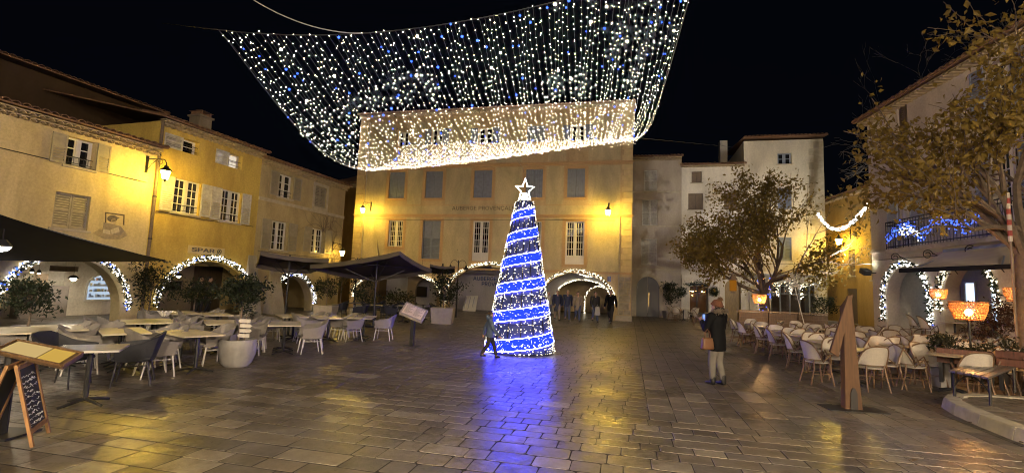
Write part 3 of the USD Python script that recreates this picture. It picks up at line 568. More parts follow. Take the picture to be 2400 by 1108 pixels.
def shopfront(hh, q, mat, n, door_at=None, name='shop_window', glow=None):
    x0, x1, z0, z1 = hh.R(*q); z0 = 0.06; hh.holes.append(sbox(x0, -0.05, x1, z1)); m = MB(); y = 0.2; e = 0.09
    for i in range(n + 1): x = x0 + (x1 - x0 - e) * i / n; m.box(x, x + e, y, y + 0.1, 0.02, z1)
    m.box(x0, x1, y + 0.003, y + 0.097, z1 - 0.15, z1 - 0.003); m.box(x0, x1, y + 0.003, y + 0.097, 0.02, 0.45); m.box(x0, x1, y + 0.003, y + 0.097, z1 * 0.74, z1 * 0.74 + 0.06)
    p = m.put(name, mat, hh.t); MB().box(x0, x1, y + 0.04, y + 0.05, 0.4, z1 - 0.1).put('pane', M_PANE, p)
    r = MB().box(x0 - 0.3, x1 + 0.3, 3.2, 3.3, 0, z1 + 0.2).box(x0 - 0.35, x0 - 0.3, hh.th + 0.003, 3.2, 0, z1 + 0.2).box(x1 + 0.3, x1 + 0.35, hh.th + 0.003, 3.2, 0, z1 + 0.2).box(x0 - 0.35, x1 + 0.35, hh.th + 0.003, 3.3, z1 + 0.203, z1 + 0.3)
    r.put('shop_interior', M_SHOPROOM, hh.t); return x0, x1, z1
M_PANE = _m('clear_pane', {'t': ('transparent_bsdf', {'color': (0.9, 0.92, 0.92)}), 'g': ('glossy_bsdf', {'roughness': 0.03, 'color': (1, 1, 1)}), 'f': ('fresnel', {'IOR': 1.5}), 'm': ('mix_closure', {})},
            [('f.fac', 'm.fac'), ('t.BSDF', 'm.closure1'), ('g.BSDF', 'm.closure2')], 'm.closure')
M_SHOPROOM = plain('shop_room', (0.16, 0.10, 0.07), 0.8, var=0.3, scale=3)
M_PILASTER = stucco('white_shop_stone', (0.66, 0.63, 0.57), (0.8, 0.8, 0.8), 0.4)
q1 = shopfront(h, (1609, 663, 1660, 735), M_BLACK, 2)
for px in (1597, 1661): a = h.fr.uz(px, 690)[0] - h.u0; MB().box(max(a, 0.003), a + 0.55, -0.09, -0.002, 0.0, q1[2] + 0.05).put('pilaster', M_PILASTER, h.t)
MB().box(0.003, h.fr.uz(1680, 690)[0] - h.u0, -0.16, -0.003, q1[2] + 0.05, q1[2] + 0.55).put('shop_fascia', M_PILASTER, h.t)
x0, x1, zb, zt = h.R(1698, 655, 1736, 730); zsp = zt - (x1 - x0) / 2
h.holes.append(Polygon(arch(x0, x1, zsp, zt)))
MB().poly(Polygon(arch(x0 - 0.32, x1 + 0.32, zsp, zt + 0.32)).difference(Polygon(arch(x0, x1, zsp, zt))), -0.10, 0.1).put('door_surround', M_PILASTER, h.t)
door = MB().poly(Polygon(arch(x0, x1, zsp, zt)), 0.3, 0.36).put('door', wood('tan_door_wood', (0.33, 0.22, 0.09)), h.t)
for i in range(4): a = x0 + (x1 - x0) * (i + 0.08) / 4; MB().box(a, a + (x1 - x0) / 4 * 0.84, 0.27, 0.298, 0.2, zsp).put('door_board', wood('tan_door_wood', (0.33, 0.22, 0.09)), door)
h.finish()
h = htw = House('tower_house', 'tall pale house with a flat eave and grey shopfront at the alley corner', FB, uB[2], uB[3], FB.uz(1850, 328)[1], WALL_TOWER, over=0.55, genoise=0)
h.window(h.R(1822, 359, 1856, 384), 'glazed', 2, 2, frame=M_GREYPAINT)
h.window(h.R(1822, 440, 1856, 490), 'closed', style='louver', smat=M_GREYPAINT); h.window(h.R(1822, 555, 1856, 610), 'closed', style='louver', smat=M_GREYPAINT)
e = np.arange(3.6, h.h - 0.5, 0.48)
for i, z in enumerate(e): k = 0.9 - 0.3 * (i % 2); MB().box(h.w - k, h.w - 0.002, -0.02 - 0.01 * rng.random(), 0.01, z, z + 0.46).put('quoin', M_STONE, h.t)
q2 = shopfront(h, (1806, 664, 1926, 735), plain('grey_shop_joinery', (0.17, 0.18, 0.19), 0.5), 5)
MB().box(0.3, h.w - 0.05, -0.2, -0.003, q2[2] + 0.02, q2[2] + 0.62).put('shop_fascia', plain('grey_fascia', (0.30, 0.31, 0.32), 0.6), h.t)
MB().box(0.2, h.w, -0.3, -0.003, q2[2] + 0.63, q2[2] + 0.72).put('shop_cornice', M_PILASTER, h.t)
for a in (0.25, h.w - 0.75): MB().box(a, a + 0.6, -0.09, -0.002, 0, q2[2]).put('pilaster', M_PILASTER, h.t)
c = MB(); c.box(-1.2, -0.7, 2.0, 2.6, h.h - 3.5, h.h + 0.7)
c.put('chimney', WALL_GREYB, h.t)
h.finish(roof_rise=0.8)
# alley house, lit yellow by its lantern
h = hal = House('yellow_alley_house', 'dim yellow house in the alley behind the tall pale house', FA, 0.0, 9.0, 8.2, stucco('alley_yellow_render', (0.48, 0.33, 0.12)), genoise=1)
h.window((3.2, 4.0, 3.2, 4.8), 'closed', style='louver', smat=M_BROWNWOOD); h.window((5.6, 6.4, 2.9, 4.4), 'closed', style='louver', smat=M_BROWNWOOD); h.window((3.0, 4.1, 0.3, 2.4), 'closed', style='plank', smat=M_BROWNWOOD); h.window((6.0, 7.2, 0.3, 2.2), 'closed', style='plank', smat=M_BROWNWOOD)
h.finish()

# ---------------------------------------------------------------- right house
WALL_R = stucco('pale_grey_render', (0.56, 0.50, 0.41), (0.7, 0.7, 0.72), 0.55)
h = hr = House('balcony_house', 'tall pale house on the right with a balcony of blue lights', FR, 0.0, 15.0, FR.uz(2040, 290)[1], WALL_R, over=0.5, genoise=1)
h.window(h.R(2102, 247, 2128, 306), 'closed', style='louver', smat=M_BROWNWOOD); h.window(h.R(2101, 336, 2132, 445), 'closed', style='louver', smat=M_BROWNWOOD)
q = h.R(2107, 470, 2139, 578); h.window(q, 'glazed', 2, 4, 'lr', 'louver', plain('blue_grey_paint', (0.36, 0.40, 0.44), 0.6), sw=0.62, rail=True, deep=0.1, frame=M_WHITEWOOD, pane=plain('pale_blind', (0.6, 0.6, 0.58), 0.4, var=0.05))
for x in (6.0, 9.5):
    for z0, z1 in ((4.0, 6.2), (7.2, 8.8)): h.window((x, x + 0.95, z0, z1), 'glazed', 4, 4, 'lr', 'louver', M_GREYPAINT, sw=0.5)
def arch_px(hh, xl, xr, yb, xt, yt):
    a, b = hh.fr.uz(xl, yb)[0] - hh.u0, hh.fr.uz(xr, yb)[0] - hh.u0; return a, b, hh.fr.uz(xt, yt)[1]
a, b, zt = arch_px(h, 2078, 2178, 690, 2125, 624); AR = [(a, b, max(1.2, zt - (b - a) / 2), zt)]; h.door_arch(*AR[0])
a2, b2 = h.fr.uz(2212, 690)[0], h.fr.uz(2335, 690)[0]; AR.append((a2, b2, max(1.2, zt - (b2 - a2) / 2 - 0.1), zt)); h.door_arch(*AR[1])
a3 = b2 + 0.9; AR.append((a3, a3 + (b2 - a2), AR[1][2], zt)); h.door_arch(*AR[2])
zq = h.fr.uz(2060, 600)[1]; MB().box(0, h.w, -0.05, 0, zq + 0.15, zq + 0.27).put('string_course', M_STONE, h.t)
ROOMR = stucco('arcade_pale_plaster', (0.55, 0.50, 0.42), (0.75, 0.75, 0.75), 0.5)
h.finish((3.0, zt + 0.3), ROOMR)
q = FR.uz(2133, 690, 3.0); x = q[0]
MB().box(x - 0.7, x + 0.6, 2.93, 2.997, 0, 2.15).put('inner_door', wood('dark_door_wood', (0.10, 0.055, 0.03)), h.t)
MB().box(x - 0.86, x - 0.7, 2.9, 2.997, 0, 2.3).box(x + 0.6, x + 0.76, 2.9, 2.997, 0, 2.3).box(x - 0.7, x + 0.6, 2.9, 2.997, 2.151, 2.3).put('inner_door_frame', wood('orange_door_frame', (0.33, 0.15, 0.05)), h.t)
for px0, px1 in ((2262, 2290), (2322, 2345), (2360, 2378)):
    a_, b_ = FR.uz(px0, 660, 3.0)[0], FR.uz(px1, 660, 3.0)[0]
    if b_ > h.w - 0.4: continue
    f = MB().poly(sbox(a_, 0.9, b_, 2.6).difference(sbox(a_ + 0.07, 0.97, b_ - 0.07, 2.53)), 2.94, 2.998).put('lit_window', M_WHITEWOOD, h.t); MB().box(a_ + 0.07, b_ - 0.07, 2.975, 2.985, 0.97, 2.53).put('pane', emit('cool_lit_pane', (0.62, 0.78, 1.0), 0.55), f)
garland('arch_garland', 'lit fir garland round the door arch left of the cafe awning', arch_pts(h, AR[0][0] - 0.12, AR[0][1] + 0.12, AR[0][2], AR[0][3] + 0.12, 1.0), (150, 46), 0.11, 'lit garlands round the cafe arches', M_BULBCOOL, 0.04, seed=31, bulb_r=0.024)
garland('arch_garland', 'lit fir garland round the wide arch under the cafe awning', arch_pts(h, AR[1][0] - 0.12, AR[1][1] + 0.12, AR[1][2], AR[1][3] + 0.12, 1.5), (150, 40), 0.11, 'lit garlands round the cafe arches', M_BULB, 0.0, seed=32, bulb_r=0.024)
# balcony
u0, z0 = FR.uz(2150, 598); u1 = u0 + 5.4; zb = FR.uz(2150, 596)[1]
bal = MB().box(u0, u1, -1.05, -0.003, zb, zb + 0.14).put('balcony_slab', M_STONE, h.t)
rb = MB(); zt_ = zb + 1.1
for p, q in (((u0, -1.0), (u1, -1.0)), ((u0 + 0.02, -1.0), (u0 + 0.02, -0.02)), ((u1 - 0.02, -1.0), (u1 - 0.02, -0.02))):
    for zz in (zb + 0.22, zt_ - 0.12, zt_): rb.tube([(*p, zz), (*q, zz)], 0.018, 5)
    n = int(np.hypot(p[0] - q[0], p[1] - q[1]) / 0.13)
    for i in range(n + 1):
        t = i / n; x, y = p[0] + (q[0] - p[0]) * t, p[1] + (q[1] - p[1]) * t; rb.tube([(x, y, zb + 0.14), (x, y, zt_)], 0.009, 4)
        if i % 2 == 0 and i < n: a = np.linspace(0, 2 * PI, 9)[:-1]; dx, dy = (q[0] - p[0]) / n, (q[1] - p[1]) / n; rb.tube([(x + dx / 2 + dx * 0.42 * math.cos(k), y + dy / 2 + dy * 0.42 * math.cos(k), zb + 0.62 + 0.16 * math.sin(k)) for k in a], 0.007, 4, closed=True)
rail = rb.put('balcony_railing', M_IRON, h.t)
for x in (u0 + 0.3, u0 + 1.9, u0 + 3.6):
    m = MB(); s_ = [(x, -0.9 + 0.16 * math.cos(a) * (1 - a / 14), zb - 0.16 + 0.16 * math.sin(a) * (1 - a / 14)) for a in np.linspace(0, 9, 24)]; m.tube(s_, 0.014, 4)
    m.tube([(x, -0.74, zb - 0.12), (x, -0.4, zb - 0.3), (x, -0.06, zb - 0.75)], 0.016, 4); m.put('scroll_bracket', M_IRON, h.t)
rr = np.random.default_rng(41); n = 330; s_ = np.linspace(0, 1, n); pts = np.stack([u0 + 0.1 + s_ * 5.1 + rr.normal(0, 0.05, n), -1.04 + rr.normal(0, 0.03, n), zb + 0.45 + 0.35 * np.abs(np.sin(s_ * 9)) + rr.normal(0, 0.10, n)], 1)
bb = thing('balcony_light_string', 'blue light string swagged along the balcony railing', 'light string', FR.w(0, 0), FR.rz)
MB().tube(pts[::6], 0.006, 3).put('cable', M_BLACK, bb); MB().many(pts[:270], 0.018).put('blue_bulbs', M_BULBBLUE, bb, kind='stuff'); MB().many(pts[270:] - [3.4, 0, 0.1], 0.018).put('white_bulbs', M_BULBCOOL, bb, kind='stuff')

# pipes and cables that old fronts collect
for x, z0, z1 in ((0.75, 3.2, hm.h - 0.4), (hm.w - 0.72, 0.35, zs2)): MB().tube([(x, -0.09, z0), (x, -0.09, z1)], 0.035, 6).put('drainpipe', M_STONE, hm.t)
def wire(hh, pts): MB().tube([(x, -0.03, z) for x, z in pts], 0.012, 4).put('wall_cable', M_IRON, hh.t)
wire(hm, [(0.9, zs2 - 0.25), (4, zs2 - 0.27), (9, zs2 - 0.24), (hm.w - 1, zs2 - 0.26)]); wire(hm, [(5.2, zs2 - 0.25), (5.2, zs3 + 0.2)]); wire(h1, [(1, 5.2), (5, 5.15), (9, 5.2), (h1.w - .3, 5.1)]); wire(h2, [(.2, 4.1), (2, 4.05), (h2.w - .2, 4.1)]); wire(h3, [(.2, 3.0), (3, 2.95), (h3.w - .2, 3.0)]); wire(htw, [(.3, 3.9), (htw.w - .2, 3.95)]); wire(hr, [(.1, 3.35), (4, 3.3), (12, 3.35)])
for x, z in ((3.1, zs3 + 1.3), (7.6, zs3 + 1.2), (10.8, zs3 + 1.25)): MB().tube([(x, 0, z), (x, -0.12, z), (x, -0.12, z + 0.08)], 0.012, 4).put('wall_hook', M_IRON, hm.t)
# ================================================================ ground: wet limestone setts laid as single stones
M_JOINT = plain('dark_joint_mortar', (0.018, 0.015, 0.013), 0.95, var=0.3, scale=20)
ground = MB().add([(-60, -12, -0.0025), (60, -12, -0.0025), (60, 70, -0.0025), (-60, 70, -0.0025)], [(0, 1, 2, 3)]).put('ground', M_JOINT, None, kind='structure', label='dark mortar bed under the paving stones of the square')
DA, DB = FM.D, FM.N
def stone(m, a0, a1, b0, b1, rr, rnd):
    g = 0.0035 + 0.003 * rr.random(); gb = 0.006 + 0.005 * rr.random(); h = rr.uniform(-0.0010, 0.0010); c = rnd * min(a1 - a0, b1 - b0)
    a0 += g; a1 -= g; b0 += gb; b1 -= gb
    ring = [(a0 + c, b0), (a1 - c, b0), (a1, b0 + c), (a1, b1 - c), (a1 - c, b1), (a0 + c, b1), (a0, b1 - c), (a0, b0 + c)]
    ring = [(x + rr.uniform(-.005, .005), y + rr.uniform(-.005, .005)) for x, y in ring]
    cx, cy = (a0 + a1) / 2, (b0 + b1) / 2; tx, ty = rr.uniform(-.003, .003), rr.uniform(-.004, .004); v = []
    for z, s in ((-0.04, 0.0), (-0.005, 0.0), (0.0, 0.004)):
        for x, y in ring:
            dx, dy = x - cx, y - cy; L = math.hypot(dx, dy); k = 1 - s / L
            x2, y2 = cx + dx * k, cy + dy * k; zz = z if z < -0.03 else z + h + tx * dx + ty * dy
            w = x2 * DA + y2 * DB; v.append((w[0], w[1], zz))
    w = cx * DA + cy * DB; v.append((w[0], w[1], h + 0.0012))
    f = []
    for r_ in (0, 8):
        for k in range(8): j = (k + 1) % 8; f += [(r_ + k, r_ + j, r_ + 8 + j), (r_ + k, r_ + 8 + j, r_ + 8 + k)]
    f += [(16 + k, 16 + (k + 1) % 8, 24) for k in range(8)]
    m.add(v, f)
TERR = lambda X, Y: False
def lay():
    out = []; rr = random.Random(5)
    b = 2.0
    while b < 37:                           # courses along the inn front
        rh = rr.uniform(0.22, 0.33); a = -34 + rr.random(); a_end = 0.3 if b > 7.2 else 24
        while a < a_end - 0.12:
            cob = -2.4 < a < 0.5 and b < 13; l = rr.uniform(0.2, 0.5) if cob else rr.choice((rr.uniform(0.26, 0.5), rr.uniform(0.4, 0.85)))
            if a + l > a_end - 0.15 and a < a_end: l = a_end - a
            out.append((a, a + l, b, b + rh, 0.085 if cob else 0.03)); a += l
        b += rh
    a = 0.3; bb = min(q[3] for q in out if q[3] > 7.2 and q[1] > 0.25)
    bb = [q for q in out if q[2] <= 7.2][-1][3]
    while a < 24:                           # the other field runs away from the camera
        rw = rr.uniform(0.24, 0.38); b = bb
        while b < 38: l = rr.choice((rr.uniform(0.35, 0.6), rr.uniform(0.5, 1.0))); out.append((a, a + rw, b, b + l, 0.03)); b += l
        a += rw
    return out
cands = []
for q in lay():
    w = (q[0] + q[1]) / 2 * DA + (q[2] + q[3]) / 2 * DB; X, Y = w
    if Y < 3.4 or Y > 42 or abs(X) > 1.16 * Y + 1.2: continue
    if X < -14.9 - 3.6 + 0.304 * (Y - 14.3): continue
    vis = abs(X) < 1.05 * Y and Y > 4.5
    cands.append(((q[1] - q[0]) * (q[3] - q[2]) / Y ** 3 * (1 if vis else 0.0), q, Y))
cands.sort(key=lambda t: -t[0])
PV = [(0.155, 0.135, 0.108), (0.195, 0.166, 0.128), (0.225, 0.19, 0.142), (0.175, 0.155, 0.132), (0.30, 0.262, 0.205), (0.125, 0.112, 0.095)]
PM = [paver(f'wet_limestone_{"abcdef"[i]}', tuple(x * s for x, s in zip(c, (1.12, 1.14, 1.18)))) for i, c in enumerate(PV)]
pav = UsdGeom.Xform.Define(stage, '/World/paving').GetPrim(); tag(pav, 'wet uneven limestone paving of the square', kind='structure')
rs = random.Random(9)
for s_, q, Y in cands[:300]:
    m = MB(); stone(m, *q[:4], rs, q[4]); m.put('paving_stone', PM[rs.choice((0, 1, 1, 2, 2, 3, 3, 4, 5, 0))], pav)
m = MB()
for s_, q, Y in cands[300:]: stone(m, *q[:4], rs, q[4])
m.put('paving_stones_beyond', paver('wet_limestone_field', (0.206, 0.182, 0.149), True), pav, kind='stuff')

NEAR_POWER = 470.0
# ================================================================ lamps of the place
M_SODIUM = emit('sodium_lantern_glow', (1.0, 0.64, 0.07), 120.0)
def lantern(label, fr, px, py, out=0.95, power=None, size=1.0, name='wall_lantern'):
    u, z = fr.uz(px, py, -out); g = thing(name, label, 'street lamp', fr.w(u, z, -out), fr.rz, 'wrought iron wall lanterns'); s = size
    MB().lathe([(0.09 * s, -0.20 * s), (0.17 * s, 0.10 * s)], n=6).put('lantern_glass', power or M_SODIUM, g)
    f = MB()
    for k in range(6):
        a = k * PI / 3; f.tube([(0.095 * s * math.cos(a), 0.095 * s * math.sin(a), -0.21 * s), (0.176 * s * math.cos(a), 0.176 * s * math.sin(a), 0.11 * s)], 0.008 * s, 4)
    f.lathe([(0.001, -0.30 * s), (0.03 * s, -0.27 * s), (0.03 * s, -0.235 * s), (0.10 * s, -0.21 * s), (0.10 * s, -0.204 * s)], n=8)
    f.put('lantern_frame', M_IRON, g)
    MB().lathe([(0.20 * s, 0.104 * s), (0.205 * s, 0.13 * s), (0.13 * s, 0.22 * s), (0.075 * s, 0.25 * s), (0.08 * s, 0.29 * s), (0.03 * s, 0.33 * s), (0.012 * s, 0.42 * s), (0.001, 0.44 * s)], n=8).put('lantern_cap', M_IRON, g)
    b = MB(); zt = 0.40 * s; b.tube([(0, 0, zt), (0, 0.1 * out, zt + 0.14), (0, 0.5 * out, zt + 0.2), (0, out - 0.02, zt + 0.2)], 0.018, 5)
    b.tube([(0, out * 0.3 + 0.12 * math.cos(a) * (1 - a / 12), zt + 0.05 + 0.12 * math.sin(a) * (1 - a / 12)) for a in np.linspace(0, 8, 18)], 0.011, 4); b.tube([(0, out * 0.45, zt + 0.18), (0, out * 0.75, zt), (0, out - 0.02, zt - 0.25)], 0.013, 4); b.box(-0.05, 0.05, out - 0.03, out - 0.002, zt - 0.32, zt + 0.32)
    b.put('bracket', M_IRON, g); return g
lantern('lit yellow lantern on the drainpipe between the cream and ochre houses', FL, 388, 408, 1.0)
lantern('lit yellow lantern on the left end of the inn front', FM, 850, 492, 1.05)
lantern('lit yellow lantern on the right end of the inn front above its flared base', FM, 1425, 497, 1.05)
lantern('small lit lantern low in the corner above the middle parasol', FL, 802, 592, 0.7, emit('small_sodium_glow', (1.0, 0.62, 0.09), 42.0), 0.85)
lantern('lit yellow lantern in the alley right of the tree', FA, 1966, 565, 0.7, None, 1.1)

# ================================================================ canopy net of lights over the square
def netpt(u, v):
    """u across (0 left), v from the near cable (0) to the far one (1); the net sags along its length"""
    n0, n1, f0, f1 = at(512, 70, 11.5), at(1640, -95, 11.5), at(958, 338, 23.0), at(1482, 322, 23.5)
    n = n0 + (n1 - n0) * u; f = f0 + (f1 - f0) * u; n = n - [0, 0, 0.85 * 4 * u * (1 - u) * (1 - 0.3 * u)]
    p = n + (f - n) * v; sag = 2.15 + (1.35 - 2.15) * u
    vv = v ** 1.15
    return p - np.array([0, 0, sag * 4 * vv * (1 - vv)])
net = thing('light_net', 'large sagging net of white fairy lights with some blue ones strung over the square', 'light net', (0, 0, 0))
NS = 84; W_, B_ = [], []
rn = np.random.default_rng(77)
for i in range(NS + 1):
    u = i / NS; V = np.linspace(0, 1, 40); P = np.array([netpt(u, v) for v in V])
    P[:, 0] += 0.05 * np.sin(V * 9 + i) ; P[:, 2] += 0.03 * np.sin(V * 14 + 2 * i)
    MB().tube(P, 0.006, 3).put('strand', M_BLACK, net)
    L = np.r_[0, np.cumsum(np.linalg.norm(np.diff(P, axis=0), axis=1))]; s_ = np.arange(0.1, L[-1], 0.23); s_ = s_ + rn.uniform(-0.12, 0.12, len(s_))
    q = np.stack([np.interp(s_, L, P[:, k]) for k in range(3)], 1) + rn.normal(0, 0.02, (len(s_), 3))
    bl = rn.random(len(s_)) < 0.055; W_.append(q[~bl]); B_.append(q[bl])
    # hanging fringe near the far cable
    for v in np.linspace(0.80, 1.0, 7):
        p = netpt(u, v)
        for k in range(1 if v > .9 else 0): W_.append([p + [rn.normal(0, 0.08), rn.normal(0, 0.12), -rn.uniform(0, 0.28)]])
W_, B_ = np.vstack(W_), np.vstack(B_)
big = rn.random(len(W_))
MB().many(W_, np.where(big > 0.985, 0.036, rn.uniform(0.008, 0.0165, len(W_))) * np.clip(1.25 - .028 * (W_[:, 1] - 11.5) * 1.6, .6, 1.1)).put('white_bulbs', emit_varied('net_bulb', (1.0, 0.82, 0.50), 18.0), net, kind='stuff')
MB().many(B_, rn.uniform(0.022, 0.04, len(B_))).put('blue_bulbs', M_BULBBLUE, net, kind='stuff')
m = MB()
for pts in ([netpt(u, 0) for u in np.linspace(0, 1, 30)], [netpt(u, 1) for u in np.linspace(0, 1, 30)], [netpt(0, v) for v in np.linspace(0, 1, 30)], [netpt(1, v) for v in np.linspace(0, 1, 30)]): m.tube(pts, 0.014, 4)
m.put('edge_cable', M_BLACK, net)
# suspension cables: each a thing
pale = plain('pale_cable', (0.35, 0.35, 0.36), 0.6)
def cable(label, pts, r=0.012, m_=None):
    pts = np.asarray(pts, float); c = thing('cable', label, 'cable', pts[0]); MB().tube(pts - pts[0], r, 5).put('wire', m_ or M_BLACK, c)
a, b = at(585, -5, 10.5), np.array(netpt(0.3, 0.0)); cable('pale slack cable running down to the near edge of the light net', [a + (b - a) * t - np.array([0, 0, 0.22 * 4 * t * (1 - t)]) for t in np.linspace(0, 1, 14)], 0.012, pale)
a, b = np.array(netpt(0, 0.0)), at(380, 55, 17.0); cable('dark cable tying the near left corner of the light net to the houses', [a, b])
a, b = np.array(netpt(1, 1.0)), at(1720, 345, 33.0); cable('dark cable from the far right corner of the light net to the tower house', [a, b])

# ================================================================ lit cone tree
TC = G(1217, 823); TC[2] = 0
ct = thing('lit_cone_tree', 'tall cone shaped tree of white lights with a spiral blue ribbon and a lit star', 'christmas tree', TC)
HT, R0, R1 = 4.12, 0.95, 0.23
def cr(z): return R0 + (R1 - R0) * (z / HT)
lean = lambda z: np.array([-0.012 * z, 0, 0])
MB().lathe([(0.9, 0.0), (R0 - 0.03, 0.05), (R1 - 0.02, HT), (0.02, HT + 0.02)], n=40).put('dark_cone', plain('dark_blue_mesh_cloth', (0.03, 0.045, 0.19), 0.7), ct, smooth=40)
fr_ = MB()
for k in range(16): a = k * PI / 8; fr_.tube([(R0 * math.cos(a), R0 * math.sin(a), 0.02), (R1 * math.cos(a), R1 * math.sin(a), HT)], 0.012, 4)
for z in np.linspace(0.03, HT, 12): fr_.tube([(cr(z) * math.cos(a), cr(z) * math.sin(a), z) for a in np.linspace(0, 2 * PI, 33)[:-1]], 0.010, 4, closed=True)
fr_.put('frame', M_IRON, ct)
turns, n = 5.45, 420; t = np.linspace(0, 1, n); zc = 0.10 + 3.76 * (1 - (1 - t) ** 1.12); th = 2 * PI * turns * t + PI
bw = 0.30 - 0.07 * t
rib = MB(); lo_, hi_, mid = [], [], []
for k in range(n):
    for dz, acc in ((-bw[k] / 2, lo_), (bw[k] / 2, hi_)):
        z = max(zc[k] + dz, 0.02); r = cr(z) + 0.03; acc.append((r * math.cos(th[k]), r * math.sin(th[k]), z))
V = np.array(lo_ + hi_); rib.add(V, [(k, k + 1, n + k + 1, n + k) for k in range(n - 1)])
M_RIB = _m('glowing_blue_ribbon', {'g': ('geometry', {}), 'n': ('noise_texture', {'scale': 30.0, 'detail': 1.0}), 'mr': ('map_range', {'from_min': 0.35, 'from_max': 0.72, 'to_min': 5.0, 'to_max': 10.0}),
            'e': ('emission', {'color': (0.0012, 0.0032, 1.0)})}, [('g.position', 'n.vector'), ('n.fac', 'mr.value'), ('mr.result', 'e.strength')], 'e.emission')
rib.put('blue_ribbon', M_RIB, ct)
for nm, pts in (('ribbon_edge', lo_), ('ribbon_edge', hi_)):
    p = np.array(pts); p[:, :2] *= 1.012; MB().tube(p, 0.014, 5).put(nm, emit('white_rope_light', (0.86, 0.90, 1.0), 1.3), ct)
rt = np.random.default_rng(5); N = 2100; z = HT * (1 - np.sqrt(1 - rt.uniform(0, 1, N) * 0.992)); z[:110] = rt.uniform(3.75, 4.12, 110); a = rt.uniform(0, 2 * PI, N); rad = (R0 + (R1 - R0) * z / HT) + 0.025
P = np.stack([rad * np.cos(a), rad * np.sin(a), z + 0.02], 1)
sz = np.where(rt.random(N) > 0.96, 0.024, 0.0075 + 0.0105 * rt.random(N) ** 1.7); MB().many(P, sz).put('white_bulbs', emit_varied('tree_bulb', (1.0, 0.90, 0.68), 2.8), ct, kind='stuff')
t2 = rt.uniform(0, 1, 150); k = (t2 * (n - 1)).astype(int); f = rt.uniform(-0.4, 0.4, 150); z = np.maximum(zc[k] + bw[k] * f, 0.04); r = R0 + (R1 - R0) * z / HT + 0.04
MB().many(np.stack([r * np.cos(th[k]), r * np.sin(th[k]), z], 1), 0.010).put('ribbon_bulbs', emit_varied('ribbon_bulb', (0.55, 0.7, 1.0), 1.2), ct, kind='stuff')
sv = []
for k in range(10): a = PI / 2 + k * PI / 5; r = 0.30 if k % 2 == 0 else 0.125; sv.append((r * math.cos(a) * 0.9, 0.0, HT + 0.34 + r * math.sin(a) * 1.12))
MB().tube(sv, 0.022, 6, closed=True).put('star', emit('star_light', (1.0, 0.95, 0.86), 5.0), ct)
s = MB()
for k in range(5): s.tube([(0.10 * (k - 2) / 2, 0, HT), (0.05 * (k - 2) / 2, 0, HT + 0.26)], 0.012, 4)
s.put('star_stand', emit('stand_light', (1.0, 0.95, 0.86), 2.0), ct)
c0 = TC + [0, 0, HT + 0.7]; a = at(1213, 375, 17.0); cable('thin dark wire rising from the star of the cone tree to the net', [c0, (c0 + a) / 2 + [0.05, 0, 0], a], 0.006)

# behind the camera: unseen house front, its lanterns added to light the foreground
hn = House('near_house', 'long house front closing the near side of the square', Fr((14.0, -7.0), (-1.0, 0.03)), 0.0, 28.0, 8.0, WALL_BEIGE, depth=4)
for x in (3.0, 11.5, 20.0): hn.window((x, x + 1.0, 4.2, 5.8), 'closed', style='louver', smat=M_GREIGE)
hn.finish()
M_NEAR = [emit(f'near_lantern_glow_{k}', (1.0, 0.80, 0.57), NEAR_POWER * s) for k, s in (('right', 1.25), ('middle', 1.0), ('left', .7))]
for k_, (x, lab) in enumerate(((5.0, 'right'), (13.5, 'middle'), (22.0, 'left'))):
    P_ = hn.fr.w(x, 4.6, -1.0); g = lantern(f'large added lantern on the unseen house behind the camera, {lab} one', hn.fr, 1200, 554, 1.0, M_NEAR[k_], 1.7); move(g, P_, hn.fr.rz)
